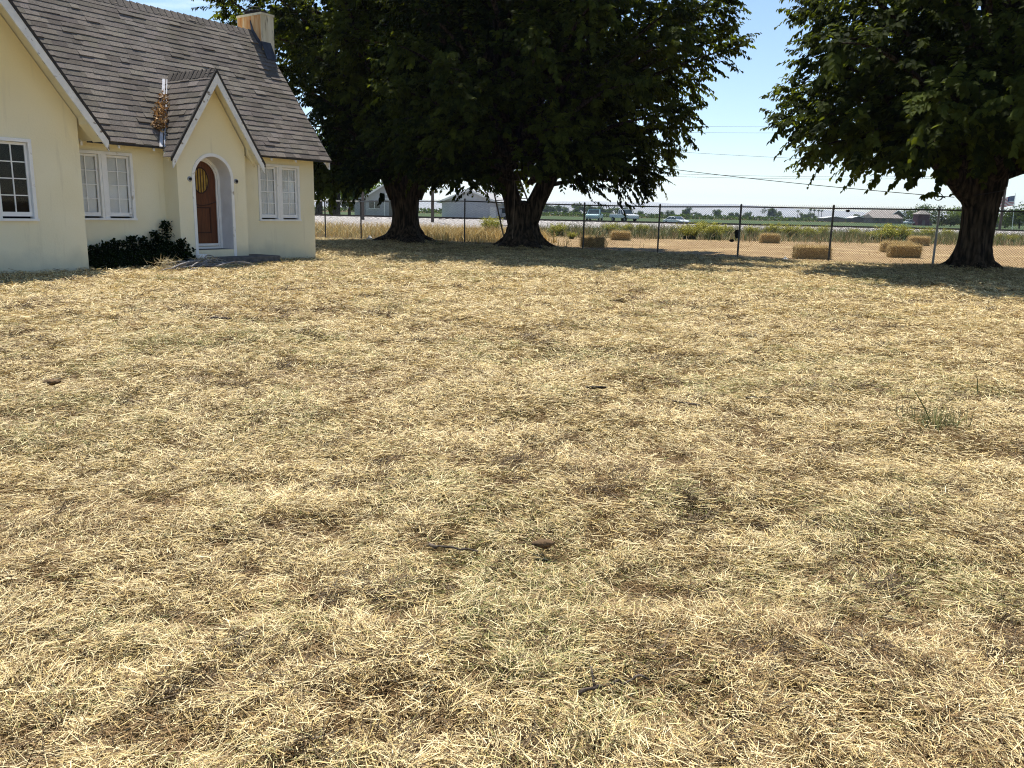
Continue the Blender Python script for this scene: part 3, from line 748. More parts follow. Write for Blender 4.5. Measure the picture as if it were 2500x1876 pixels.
def crown(tree, env, n_boughs, zlo, ztop, fork, seed, per=70, leaf=(.15, .25), extra=(), dens=(13, 19), zpow=1.0, col=((.008, .014, .003), (.070, .092, .018))):
    """boughs arch out from the limbs to the envelope and droop; leafy shoots hang along them"""
    R = np.random.default_rng(seed); tw = MB()
    B0, AX, NR, LE, WI, CO = [], [], [], [], [], []
    tips = []
    for i in range(n_boughs):
        ph = 2 * math.pi * ((i * .61803) % 1 + R.normal(0, .02)); z = zlo + (ztop - zlo) * ((i + R.random()) / n_boughs) ** zpow
        r = env(ph, z) * (R.uniform(.55, 1.02) if R.random() < .5 else R.uniform(.9, 1.06)); tips.append((ph, z, r))
    tips += list(extra)
    for ph, z, r in tips:
        d = np.array((math.cos(ph), math.sin(ph), 0)); tip = d * r + np.array((0, 0, z))
        zs = min(max(fork + (z - fork) * R.uniform(.25, .6), fork), z + 1.5); p0 = d * r * .12 + np.array((0, 0, zs))
        ln = np.linalg.norm(tip - p0); p1 = p0 * .42 + tip * .58 + np.array((0, 0, .10 * ln + .5)) + R.normal(0, .25, 3)
        bez = lambda t: (1 - t) ** 2 * p0 + 2 * t * (1 - t) * p1 + t * t * tip
        tw.tube([bez(t) for t in np.linspace(0, .97, 9)], list(np.linspace(.055 + .012 * ln, .008, 9)), 5, cap=False)
        bough_tone = R.normal(.36, .20)  # random bough tones; sunlit and shaded leaf clumps put into the colour
        ns = int(per * (.42 + ln / 9.5))
        for k in range(ns):
            t = 1 - (R.random() ** 1.15) * .80; b = bez(t); wd = .10 + .62 * (1 - abs(2 * t - 1.05)) * min(1, ln / 6) + .12
            tang = bez(min(1, t + .03)) - bez(max(0, t - .03)); tang /= np.linalg.norm(tang)
            off = R.normal(0, 1, 3); off -= tang * off.dot(tang); off /= np.linalg.norm(off); b = b + off * abs(R.normal(0, wd)) * np.array((1, 1, .75))
            dr = tang * R.uniform(.3, 1.0) + off * R.uniform(.1, .8) + np.array((0, 0, R.uniform(-.25, .45))); dr /= np.linalg.norm(dr)
            sl = R.uniform(.35, .9); nl = R.integers(*dens)
            tt = (np.arange(nl) + .5) / nl
            pos = b + dr * (sl * tt)[:, None] + np.stack([0 * tt, 0 * tt, -.24 * sl * tt ** 2], 1)
            sd = np.cross(dr, (0, 0, 1.0)); sd /= max(np.linalg.norm(sd), 1e-6)
            alt = np.where(np.arange(nl) % 2 == 0, 1, -1)[:, None]
            axs = sd * alt * R.uniform(.5, .9) + dr * .55 + np.array((0, 0, -1)) * R.uniform(.35, .95) + R.normal(0, .28, (nl, 3))
            nrm = np.array((0, 0, 1.0)) + dr * .5 + d * .35 + R.normal(0, .35, (nl, 3))
            B0.append(pos); AX.append(axs); NR.append(nrm)
            l = R.uniform(leaf[0], leaf[1], nl) * (1.0 - .35 * tt ** 3); LE.append(l); WI.append(l * R.uniform(.62, .82, nl))
            c = np.array(col[0]) + (np.array(col[1]) - np.array(col[0])) * np.clip(bough_tone + R.normal(0, .14) + R.normal(0, .12, (nl, 1)), 0, 1); CO.append(c * R.uniform(.85, 1.15))
            if k % 5 == 0: tw.tube([b, b + dr * sl * .5 + np.array((0, 0, -.06 * sl)), b + dr * sl + np.array((0, 0, -.24 * sl))], [.010, .007, .003], 3, cap=False)
    V, Q, Cc = leaves(np.concatenate(B0), np.concatenate(AX), np.concatenate(NR), np.concatenate(LE), np.concatenate(WI), np.concatenate(CO))
    cr_ = np_mesh('crown', V, Q, MT['leaf'], tree, col=Cc)
    tw.build('boughs', MT['bark'], tree)
    return len(Q) // 2
def table_env(zt, rt, squash=None):
    def f(ph, z):
        r = float(np.interp(z, zt, rt))
        if squash: r *= squash(ph)
        return r
    return f

# the middle tree (forked trunk)
x, y = TREES['t2']; z0 = float(gz(x, y))
t2 = thing('mulberry_tree', 'largest dark mulberry tree, thick trunk forking in a V, second from the house', 'tree', (x, y, z0 - .12), 0, 'mulberry trees along the fence')
trunk_part(t2, [(0, 0, -.2, 1.25), (0, 0, .12, 1.06), (0, 0, .35, .80), (0, 0, .6, .66), (0, 0, 1.0, .55), (0.0, 0, 1.35, .54), (.0, 0, 1.65, .50), (.0, 0, 1.78, .30), (0, 0, 1.84, .06)], 5, 41,
           [([(-.16, 0, 1.0), (-.46, 0, 1.9), (-.85, 0, 3.0), (-1.2, .2, 4.6), (-1.6, .2, 7), (-1.8, .1, 9.5)], [.44, .34, .31, .26, .18, .06]),
            ([(.16, 0, 1.0), (.55, -.05, 1.9), (1.12, -.1, 3.0), (1.6, -.2, 4.4), (2.2, -.3, 6.5), (2.5, -.3, 9)], [.44, .36, .33, .27, .18, .06]),
            ([(-.7, 0, 2.6), (-.6, .5, 3.4), (-.2, 1.1, 4.6), (.1, 1.8, 7), (0, 2, 10)], [.28, .26, .24, .2, .06]),
            ([(.85, -.1, 2.6), (.7, -.6, 3.3), (.4, -1.3, 4.5), (.3, -2.4, 6.6), (.3, -3.4, 8.5)], [.28, .25, .22, .15, .05]),
            ([(.9, 0, 2.7), (2.2, -.3, 3.3), (3.4, -.5, 3.4)], [.2, .12, .05])])
env2 = table_env([2.2, 2.9, 3.8, 5.2, 7, 9, 11, 13, 15], [4.2, 5.0, 5.8, 6.4, 7.0, 7.6, 7.0, 5.0, 1.5], lambda ph: 1 + .14 * max(0, -math.sin(ph)))
ex2 = [(-.15, 2.45, 4.6), (-.05, 2.9, 4.7), (.1, 3.8, 5.7), (-.2, 4.5, 6.2), (0, 5.4, 6.4), (.15, 6.5, 6.9), (-.3, 7.4, 7.2), (.05, 8.2, 7.6), (-2.9, 2.7, 3.6), (3.0, 3.2, 4.6), (-2.2, 2.9, 4.4), (-1.2, 3.0, 4.6), (-.8, 3.3, 4.8)]
n2 = crown(t2, env2, 118, 2.9, 14.6, 2.3, 101, extra=ex2)

# the tree nearest the house
x, y = TREES['t1']; z0 = float(gz(x, y))
t1 = thing('mulberry_tree', 'dark mulberry tree nearest the house, straight thick trunk on a root mound', 'tree', (x, y, z0 - .12), 0, 'mulberry trees along the fence')
trunk_part(t1, [(0, 0, -.2, 1.45), (0, 0, .14, 1.12), (0, 0, .32, .80), (0, 0, .7, .60), (0, 0, 1.2, .54), (-.03, 0, 1.9, .60), (-.05, 0, 2.7, .80), (-.05, 0, 3.4, .6)], 4, 42,
           [([(-.3, 0, 2.0), (-.8, 0, 2.9), (-1.6, -.1, 3.8), (-2.6, -.2, 5.2), (-3.2, -.2, 7)], [.45, .36, .28, .18, .05]),
            ([(.3, 0, 2.0), (.75, .1, 3.0), (1.3, .2, 4.4), (1.8, .2, 7)], [.45, .38, .28, .08]),
            ([(0, 0, 2.4), (0, .3, 4), (-.2, .4, 7), (-.2, .4, 10)], [.5, .4, .25, .06]),
            ([(0, -.2, 2.4), (-.3, -.8, 3.6), (-.6, -1.9, 5.5), (-.9, -2.8, 7.6)], [.4, .3, .2, .05])])
env1 = table_env([2.0, 2.8, 4, 6, 8, 10, 12, 14], [4.0, 4.6, 4.9, 5.2, 6.4, 6.8, 5.5, 2.0], lambda ph: 1 + .12 * max(0, -math.sin(ph)))
ex1 = [(3.1, 9.2, 7.6), (3.3, 9.8, 7.7), (3.0, 8.3, 6.4), (-2.6, 6.2, 5.2), (3.14, 2.4, 4.4), (-2.8, 2.3, 4.2), (-2.3, 2.2, 4.0), (-1.9, 2.5, 4.2), (0, 2.9, 4.2), (-.5, 3.0, 4.2), (2.8, 2.4, 4.6), (-3.0, 3.4, 5.0)]
n1 = crown(t1, env1, 96, 2.7, 13.6, 2.6, 102, extra=ex1)

# the tree at the right
x, y = TREES['t3']; z0 = float(gz(x, y))
t3 = thing('mulberry_tree', 'mulberry tree at the right edge, single thick trunk with a cable tied round it', 'tree', (x, y, z0 - .12), 0, 'mulberry trees along the fence')
trunk_part(t3, [(0.04, 0, -.2, .86), (0.02, 0, .14, .68), (0, 0, .32, .52), (0, 0, .7, .44), (.02, 0, 1.3, .43), (.02, 0, 1.9, .46), (.0, 0, 2.4, .54), (-.03, 0, 3.0, .62), (-.1, 0, 3.7, .45)], 6, 43,
           [([(-.15, -.1, 1.95), (-.6, -.15, 2.45), (-1.15, -.3, 2.75), (-1.9, -.6, 3.3), (-3.2, -1.0, 4.4), (-4.2, -1.4, 5.4)], [.36, .31, .27, .22, .14, .05]),
            ([(.2, 0, 2.4), (.55, .1, 3.3), (1.1, .2, 4.6), (1.8, .3, 7)], [.45, .36, .26, .08]),
            ([(0, 0, 2.8), (-.2, -.3, 4.2), (-.5, -.8, 6.5), (-.6, -1, 9)], [.45, .34, .2, .06]),
            ([(0, -.2, 2.6), (.3, -1.2, 3.8), (.4, -2.8, 5), (.4, -4.2, 5.6)], [.35, .25, .16, .05])])
def sq3(ph):
    dv = np.array((math.cos(ph), math.sin(ph))); a = dv.dot(np.array((-.49, -.87)))
    return 1 + .55 * max(0, a) ** 3
env3 = table_env([2.4, 3.2, 4.4, 6, 8, 10, 12], [3.9, 4.6, 5.2, 5.2, 4.9, 4.2, 2.0], sq3)
ex3 = [(3.3, 3.9, 6.3), (3.45, 3.2, 5.6), (3.5, 4.9, 5.5), (3.2, 5.7, 5.4), (3.7, 3.4, 5.6), (3.85, 3.0, 5.2), (4.2, 3.4, 6.4), (4.3, 3.7, 7.6), (4.6, 3.8, 8.0), (4.05, 3.8, 6.8), (4.9, 3.0, 4.4), (5.6, 3.1, 4.6), (0, 2.6, 4.2), (-.4, 2.9, 4.2), (4.45, 4.2, 9.0)]
n3 = crown(t3, env3, 92, 3.0, 12.0, 2.6, 103, extra=ex3, leaf=(.14, .24))
print('leaves', n1, n2, n3)

# ================================================================== chain-link fence
fx0, fy0 = FENCE[0][0], FENCE[0][1]
fence = thing('chain_link_fence', 'tall chain link fence with pipe posts and top rail across the back of the lawn', 'fence', (0, 0, 0))
for i, (x, y, zt) in enumerate(FENCE):
    z0 = float(gz(x, y)); m_ = MT['galv_dark'] if i < 11 else MT['galv']
    mb = MB(); mb.tube([(x, y, z0 - .1), (x, y, zt + .03)], .032 if i < 9 else .034, 10)
    mb.tube([(x, y, zt + .03), (x, y, zt + .055), (x, y, zt + .085), (x, y, zt + .095)], [.040, .040, .026, .006], 10)
    mb.build('post', m_, fence)
mb = MB(); mb.tube([(x + .0, y - .03, zt - .015 + (.012 * math.sin(i * 2.3))) for i, (x, y, zt) in enumerate(FENCE[:6])], .021, 8); mb.build('top_rail', MT['galv'], fence)
mb = MB(); mb.tube([(x, y - .03, zt - .015 + (.012 * math.sin(i * 2.3))) for i, (x, y, zt) in enumerate(FENCE) if i >= 5], .024, 8); mb.build('top_rail', MT['galv_dark'], fence)
# woven wire: crossing diagonals, twisted barbs above the rail
V = []; Q = []
def wire(a, b, r=.0032):
    d = unit(b - a); s = np.cross(d, (0, 0, 1.0)); s = s / max(np.linalg.norm(s), 1e-6) * r; t = np.cross(d, s); n = len(V)
    for p in (a, b): V.extend([p + s, p + t * .87 - s * .5, p - t * .87 - s * .5])
    for k in range(3): Q.append((n + k, n + (k + 1) % 3, n + 3 + (k + 1) % 3, n + 3 + k))
for i in range(len(FENCE) - 1):
    a = np.array(FENCE[i][:2]); b = np.array(FENCE[i + 1][:2]); L = np.linalg.norm(b - a); d = (b - a) / L
    za, zb = FENCE[i][2] + .04, FENCE[i + 1][2] + .04
    ga, gb = float(gz(*a)) + .03, float(gz(*b)) + .03
    off = np.array((-d[1], d[0])) * .045
    P = lambda s, f: np.array((*(a + d * s - off * 0 + off), (ga + (gb - ga) * s / L) * (1 - f) + (za + (zb - za) * s / L) * f))
    H = (za + zb) / 2 - (ga + gb) / 2; c = .072
    for k in range(-int(H / c) - 1, int(L / c) + 1):
        for sg in (1, -1):
            s0 = k * c; s1 = s0 + H
            f0 = max(0, -s0 / H); f1 = min(1, (L - s0) / H)
            if f1 <= f0: continue
            p, q = P(s0 + f0 * H, f0 if sg > 0 else 1 - f0), P(s0 + f1 * H, f1 if sg > 0 else 1 - f1)
            # slight bagging keeps the cloth from being dead flat
            p[:2] += off * .4 * math.sin(p[2] * 3 + s0); q[:2] += off * .4 * math.sin(q[2] * 3 + s1)
            wire(p, q)
    for k in range(int(L / c)):
        p = P(k * c, 1.0); wire(p, p + np.array((.004 * math.sin(k * 5), .004, .035)), .0028)
np_mesh('chain_link', V, Q, MT['mesh'], fence)

def scrap(name, label, cat, c, sx, sz, m, seed):
    R = np.random.default_rng(seed); mb = MB(); n = 9; pts = []
    for k in range(n):
        a = 2 * math.pi * k / n; r = .7 + R.random() * .5; pts.append((c[0] + math.cos(a) * sx * r, c[1] + R.normal(0, .012), c[2] + math.sin(a) * sz * r))
    mb.prism(pts, (0, -.012, 0)); return tag(mb.build(name, m), label, cat)
for (px, py, post, sx, sz, lab) in ((1799, 573, 8, .085, .17, 'curled black scrap caught against a fence post'), (1786, 588, 8, .10, .05, 'small black scrap caught low in the fence wire left of the post'),
                                   (2070, 516, 10, .085, .05, 'dark leaf hanging just below the top rail of the fence')):
    x, y, _ = FENCE[post - (1 if px < 1790 else 0)] if False else FENCE[post - 0]
    xx = D(px, py, 30)[0]; yy = 30
    for it in range(6): q = D(px, py, yy); yy = float(fence_y(q[0])) - .07
    scrap('plastic_scrap' if 'scrap' in lab else 'dead_leaf', lab, 'scrap' if 'scrap' in lab else 'leaf', D(px, py, yy), sx, sz, MT['black'], px)

# ================================================================== things about the trees
# orchard ladder behind the forked trunk
lad = thing('ladder', 'wooden orchard ladder leaning behind the forked tree trunk', 'ladder', (0, 0, 0))
A0, A1 = D(1333, 600, 33.7), D(1262, 420, 33.9); B0_, B1_ = D(1236, 600, 33.7), D(1197, 430, 33.9)
A0[2] = B0_[2] = .0
mb = MB(); mb.tube([A0, A1], .035, 6); mb.build('rail', MT['wood'], lad)
mb = MB(); mb.tube([B0_, B1_], .035, 6); mb.build('rail', MT['wood'], lad)
for k in range(8):
    f = (k + .6) / 8.5; mb = MB(); mb.tube([A0 * (1 - f) + A1 * f, B0_ * (1 - f) + B1_ * f], .018, 6); mb.build('rung', MT['wood'], lad)
p0 = D(1257, 440, 31.85); p1 = D(1251, 583, 31.85)
mb = MB(); mb.tube([p0, p0 * .5 + p1 * .5 + np.array((.02, 0, 0)), p1], .011, 5); tag(mb.build('rope', MT['wood']), 'thin rope hanging down the forked tree trunk', 'rope')
# cable from the right-hand tree
e0 = D(2330, 482, TREES['t3'][1] - .35); e1 = D(1440, 386, 31.4)
mb = MB(); pts = []
for t in np.linspace(0, 1, 24): p = e0 * (1 - t) + e1 * t; p[2] -= .10 * 4 * t * (1 - t); pts.append(p)
mb.tube(pts, .010, 5); tag(mb.build('steel_cable', MT['iron']), 'steel cable stretched from the right tree trunk up to the forked tree', 'cable')
tx, ty = TREES['t3']; zc = e0[2]
mb = MB(); mb.tube([(tx - .02 + .60 * math.cos(a), ty + .60 * math.sin(a), zc + .03 + .22 * (math.cos(a) + 1) / 2) for a in np.linspace(2.6, 2.6 + 6.28, 40)], .014, 5)
tag(mb.build('cable_loop', MT['iron']), 'loop of cable tied round the right tree trunk', 'cable')
rc = D(2291, 481, TREES['t3'][1] - .30)
mb = MB()
for k in range(3): mb.tube([rc + np.array(((.125 - .006 * k) * math.cos(a), .02 * math.sin(a + k), (.10 - .004 * k) * math.sin(a))) for a in np.linspace(0, 6.28, 28)], .007, 5)
mb.tube([rc + np.array((-.13, 0, .01)), rc + np.array((.2, .02, -.005))], .012, 5); mb.tube([rc + np.array((.0, 0, .014)), rc + np.array((.22, .02, -.03))], .008, 5)
tag(mb.build('wire_coil', MT['iron']), 'small ring of coiled wire hanging on the cable beside the right trunk', 'wire coil')

# ================================================================== straw bales
def bale(c, L, W, H, rz, seed, label):
    R = np.random.default_rng(seed); t = thing('straw_bale', label, 'straw bale', tuple(c), rz, 'straw bales on the stubble')
    mb = MB(); nx_, nz_ = 14, 6
    bm_v = []; fs = []
    # rounded, lumpy box: rings along x
    ring = []
    for k in range(20):
        a = 2 * math.pi * (k + .5) / 20; ca, sa = math.cos(a), math.sin(a); e = .22
        ring.append((math.copysign(abs(ca) ** e, ca) * W / 2, math.copysign(abs(sa) ** e, sa) * H / 2 + H / 2))
    for i in range(nx_ + 1):
        x = -L / 2 + L * i / nx_; k = .955 if i in (0, nx_) else 1
        tie = 1 - .035 * (math.exp(-((abs(x) - L * .22) / .03) ** 2))
        for (yy, zz) in ring: bm_v.append((x + R.normal(0, .008), yy * k * tie + R.normal(0, .008), (zz - H / 2) * k * tie + H / 2 + R.normal(0, .008)))
    for i in range(nx_):
        for k in range(20): fs.append((i * 20 + k, i * 20 + (k + 1) % 20, (i + 1) * 20 + (k + 1) % 20, (i + 1) * 20 + k))
    fs.append(tuple(range(19, -1, -1))); fs.append(tuple(range(nx_ * 20, nx_ * 20 + 20)))
    mb.add(bm_v, fs); mb.build('straw_block', MT['bale'], t, smooth=True)
    # loose straws standing out of the faces
    n = 2600; V = []; Q = []; Cc = []
    for i in range(n):
        f = R.random()
        if f < .42: p = np.array((R.uniform(-L / 2, L / 2), R.uniform(-W / 2, W / 2), H)); nn = np.array((0, 0, 1.0))
        elif f < .80: p = np.array((R.uniform(-L / 2, L / 2), -W / 2, R.uniform(0.02, H))); nn = np.array((0, -1.0, 0))
        else: p = np.array(((-1 if R.random() < .5 else 1) * L / 2, R.uniform(-W / 2, W / 2), R.uniform(.02, H))); nn = np.array((np.sign(p[0]), 0, 0))
        d = unit(nn * R.uniform(.05, .7) + R.normal(0, .6, 3)); l = R.uniform(.05, .20); s = unit(np.cross(d, nn + R.normal(0, .2, 3))) * .0045; b = len(V)
        p = p - nn * .01; V += [p - s, p + s, p + d * l + s * .6, p + d * l - s * .6]; Q.append((b, b + 1, b + 2, b + 3)); k = R.uniform(.65, 1.25); Cc += [np.array((.62, .48, .24)) * k] * 4
    o = np_mesh('loose_straw', V, Q, MT['straw'], t, col=Cc); o['kind'] = 'stuff'
    for xx in (-L * .22, L * .22):
        mb = MB(); mb.tube([(xx, -W / 2 * .985, 0.02), (xx, -W / 2 * .99, H * .97), (xx, W / 2 * .99, H * .97), (xx, W / 2 * .985, .02)], .006, 4); mb.build('twine', MT['twine'], t)
MT['bale'] = mat('packed_straw', (0.20, 0.13, 0.055), (0.50, 0.37, 0.17), 22, 0.95, 1.0, 60, stretch=(.5, 2, 2.4), detail=9, lo=.36, hi=.62)
MT['twine'] = mat('orange_twine', (0.30, 0.19, 0.08), (0.36, 0.24, 0.10), 10, 0.8)
for i, (x0, x1, y1, L, H, rz, lab) in enumerate([
    (1425, 1481, 611, .93, .42, .05, 'straw bale just behind the fence nearest the forked tree'),
    (1494, 1538, 590, .98, .45, -.04, 'straw bale farther back on the stubble, second from the left'),
    (1859, 1903, 597, 1.0, .47, .03, 'lone straw bale in front of the green weeds between two fence posts'),
    (1948, 2034, 638, 1.2, .42, .02, 'longest straw bale close behind the fence, shaggy top, a post in front of it'),
    (2158, 2225, 620, 1.15, .44, -.10, 'straw bale half hidden behind another bale'),
    (2176, 2248, 633, 1.1, .46, -.03, 'nearest straw bale of the three left of the right-hand trunk'),
    (2223, 2269, 603, 1.05, .48, .06, 'rearmost straw bale of the three left of the right-hand trunk')]):
    c = G((x0 + x1) / 2, y1 - 2); L = (x1 - x0) * (c[1] + .2) / F_PX * .97
    if i == 0: c = c + np.array((0.04, 1.5, 0)) ; L *= 1.02
    if i == 3: c = c + np.array((0.1, .5, 0))
    bale((c[0], c[1] + .23, 0.0), L, .46, H, rz, 60 + i, lab)

# white litter
def crumple(name, label, cat, c, s, seed, m):
    R = np.random.default_rng(seed); mb = MB(); n, k = 8, 5; vs = []
    for i in range(k):
        for j in range(n):
            a = 2 * math.pi * j / n; r = s * (1 - .8 * i / (k - 1)) * R.uniform(.7, 1.3); vs.append((c[0] + r * math.cos(a), c[1] + r * math.sin(a), c[2] + s * 1.0 * i / (k - 1) * R.uniform(.8, 1.1)))
    mb.add(vs, [(i * n + j, i * n + (j + 1) % n, (i + 1) * n + (j + 1) % n, (i + 1) * n + j) for i in range(k - 1) for j in range(n)] + [tuple(range((k - 1) * n, k * n))])
    return tag(mb.build(name, m), label, cat)
c = G(903, 585); crumple('plastic_bag', 'crumpled white bag lying left of the root mound', 'bag', (c[0], c[1], 0.0), .17, 3, MT['paper'])
c = G(1912, 633); crumple('paper_scrap', 'small crumpled white paper at the foot of the fence', 'paper', (c[0], c[1] - .2, 0), .10, 4, MT['paper'])

# ================================================================== clutter round the house
# rambling dark shrub against the wall
def shrub(name, label, cat, base_fn, n, top_fn, seed, lsz, cols, sprigs):
    R = np.random.default_rng(seed); B, A, N_, Ls, Cc = [], [], [], [], []
    for i in range(n):
        u, v, h = base_fn(R); q = HW(u, v, h); B.append(q); A.append(R.normal(0, 1, 3) + np.array((0, 0, -.5))); N_.append(R.normal(0, .6, 3) + np.array((.4, -.3, .8)))
        Ls.append(R.uniform(*lsz)); Cc.append(np.array(cols[0]) * R.uniform(.6, 1.5))
    root = thing(name, label, cat, HW(-6.0, -.4, 0))
    off = np.array(HW(-6.0, -.4, 0))
    V, Q, C2 = leaves(np.array(B) - off, np.array(A), np.array(N_), np.array(Ls), np.array(Ls) * .8, np.array(Cc))
    np_mesh('foliage', V, Q, MT['leaf'], root, col=C2)
    mb = MB()
    for (u, v, h) in sprigs:
        p0 = np.array(HW(u, v, .05)) - off; p1 = np.array(HW(u + R.normal(0, .06), v + .05, h)) - off; mb.tube([p0, (p0 + p1) / 2 + R.normal(0, .03, 3), p1], [.012, .009, .004], 4)
    mb.build('stems', MT['bark'], root)['kind'] = 'stuff'
SPR = [(-6.6, -.25, .48), (-6.3, -.2, .56), (-6.05, -.2, .62), (-5.66, -.15, .70), (-5.35, -.15, .66), (-5.05, -.15, .80), (-4.78, -.15, 1.04), (-4.68, -.6, .62)]
def base_fn(R):
    if R.random() < .22:
        s = SPR[R.integers(len(SPR))]; f = R.random() ** .6; w = .05 + .14 * (1 - f)
        return s[0] + R.normal(0, w), s[1] + R.normal(0, .05), .2 + (s[2] - .2) * f
    u = R.uniform(-7.0, -4.35); top = np.interp(u, [-7.0, -6.3, -5.7, -5.2, -4.8, -4.5, -4.3], [.36, .36, .40, .48, .64, .40, .12])
    v = R.uniform(-.95, -.04) if u < -4.7 else R.uniform(-1.0, -.60)
    hh = top * math.sqrt(max(.02, 1 - max(0, -v - .25) / .80)); return u, v, hh * R.random() ** .55
shrub('climbing_shrub', 'dark leafy rambling shrub along the house wall left of the porch', 'shrub', base_fn, 5200, None, 8, (.05, .10), [(.008, .015, .005)], SPR)
# pile of cut canes
R = np.random.default_rng(12); pile = thing('branch_pile', 'heap of grey cut canes and dry stalks lying before the porch step', 'branch pile', HW(-5.3, -1.75, 0))
cs = MB(); off = np.array(HW(-5.3, -1.75, 0))
for i in range(34):
    a = R.normal(.15, .35); L = R.uniform(.5, 1.3); u, v = R.normal(-5.05, .32), R.normal(-1.75, .18); z = R.uniform(.03, .2)
    pts = []
    for t in np.linspace(-.5, .5, 7):
        pts.append(np.array(HW(u + L * t * math.cos(a), v + L * t * math.sin(a) * .7, max(.015, z + .10 * math.cos(t * 3) - .08 + R.normal(0, .006)))) - off)
    cs.tube(pts, list(np.linspace(.016, .008, 7)), 6)
cs.tube([np.array(HW(-4.55 + .16 * math.cos(a), -1.5 + .1 * math.sin(a), .16 + .13 * math.sin(a))) - off for a in np.linspace(-.6, 3.4, 16)], .012, 6)
cs.build('canes', MT['cane'] if 'cane' in MT else mat('grey_canes', (0.13, 0.12, 0.12), (0.34, 0.32, 0.31), 12, 0.8, 0.3, 30), pile, smooth=True)['kind'] = 'stuff'
V, Q, Cc = [], [], []
for (uc, vc, n) in ((-4.72, -1.55, 260), (-5.75, -1.6, 200)):
    for i in range(n):
        p = np.array(HW(uc + R.normal(0, .14), vc + R.normal(0, .10), R.uniform(.02, .24))) - off; d = unit(R.normal(0, 1, 3) + np.array((0, 0, .3))); l = R.uniform(.06, .2); s = unit(np.cross(d, R.normal(0, 1, 3))) * .006; b = len(V)
        V += [p - s, p + s, p + d * l + s * .3, p + d * l - s * .3]; Q.append((b, b + 1, b + 2, b + 3)); Cc += [np.array((.48, .40, .24)) * R.uniform(.7, 1.2)] * 4
np_mesh('dry_stalks', V, Q, MT['straw'], pile, col=Cc)['kind'] = 'stuff'
c = HW(-4.42, -.95, .0); mb = MB(); mb.box((c[0], c[1], .24), (.22, .14, .09), HTH + .1); tag(mb.build('brick', MT['white'], bevel=.008), 'loose white painted brick on the left end of the porch step', 'brick')

# sticks, bark and weeds in the grass
def stick(name, label, cat, pix, rad, seed, fork=None, lift=.02):
    R = np.random.default_rng(seed); pts = []
    P = [G(*p, z=float(gz(*G(*p)[:2]))) for p in pix]; out = []
    for i in range(len(P) - 1):
        for t in np.linspace(0, 1, 5)[:-1]: q = P[i] * (1 - t) + P[i + 1] * t; out.append(q)
    out.append(P[-1]); n = len(out)
    pts = [(q[0] + R.normal(0, rad * .8), q[1] + R.normal(0, rad * 1.2), float(gz(q[0], q[1])) + lift + .030 + rad * .6 * R.random()) for q in out]
    mb = MB(); mb.tube(pts, list(np.linspace(rad, rad * .35, n) * (1 + R.normal(0, .22, n))), 8)
    if fork:
        a = pts[int(n * fork[0])]; b = G(*fork[1]); mb.tube([a, ((a[0] + b[0]) / 2, (a[1] + b[1]) / 2, a[2] + .03), (b[0], b[1], float(gz(b[0], b[1])) + .09)], [rad * .6, rad * .5, rad * .25], 6)
    return tag(mb.build(name, MT['stick'], smooth=True), label, cat)
stick('stick', 'forked dead stick lying in the straw near the bottom of the lawn', 'stick', [(1412, 1738), (1460, 1716), (1530, 1704), (1578, 1696)], .0075, 1, (.30, (1438, 1700)), .022)
stick('stick', 'thin straight twig in the middle of the lawn below the third fence bay', 'stick', [(1640, 998), (1690, 1004), (1712, 1010)], .010, 2, lift=.03)
stick('stick', 'dark twig lying in the left part of the lawn in front of the cottage', 'stick', [(515, 787), (545, 791), (565, 789)], .02, 3)
stick('stick', 'grey split stick lying flat left of the bark lump', 'stick', [(1050, 1368), (1100, 1376), (1160, 1380)], .008, 4, lift=.035)
stick('stick', 'long thin twig lying far to the right in the lawn', 'stick', [(1820, 992), (1850, 988), (1882, 984)], .010, 6)
def lump(name, label, cat, px, py, L, H, seed, m):
    R = np.random.default_rng(seed); c = G(px, py); mb = MB(); n = 9; vs = []
    for i in range(6):
        t = i / 5; r = math.sin(math.pi * (.12 + .76 * t))
        for k in range(n):
            a = 2 * math.pi * k / n; vs.append((c[0] + (t - .5) * L + R.normal(0, L * .06), c[1] + math.cos(a) * H * r * R.uniform(.5, 1.5), float(gz(c[0], c[1])) + .05 + math.sin(a) * H * .6 * r * R.uniform(.4, 1.6) + .02))
    mb.add(vs, [(i * n + k, i * n + (k + 1) % n, (i + 1) * n + (k + 1) % n, (i + 1) * n + k) for i in range(5) for k in range(n)] + [tuple(range(n - 1, -1, -1)), tuple(range(5 * n, 6 * n))])
    return tag(mb.build(name, m, smooth=True), label, cat)
MT['bark_dark'] = mat('blackened_bark', (0.012, 0.010, 0.008), (0.06, 0.045, 0.032), 30, 0.9, 0.9, 60)
MT['bark_lump'] = mat('brown_bark', (0.05, 0.03, 0.015), (0.17, 0.105, 0.05), 14, 0.9, 0.8, 30)
lump('bark_piece', 'brown lump of bark lying in the straw at the lower centre of the lawn', 'bark', 1325, 1369, .085, .026, 5, MT['bark_lump'])
lump('bark_piece', 'blackened flake of bark in the middle of the lawn', 'bark', 1453, 980, .15, .022, 6, MT['bark_dark'])
lump('bark_piece', 'dark clod at the left of the lawn in front of the wing window', 'bark', 128, 946, .12, .035, 7, MT['bark_lump'])
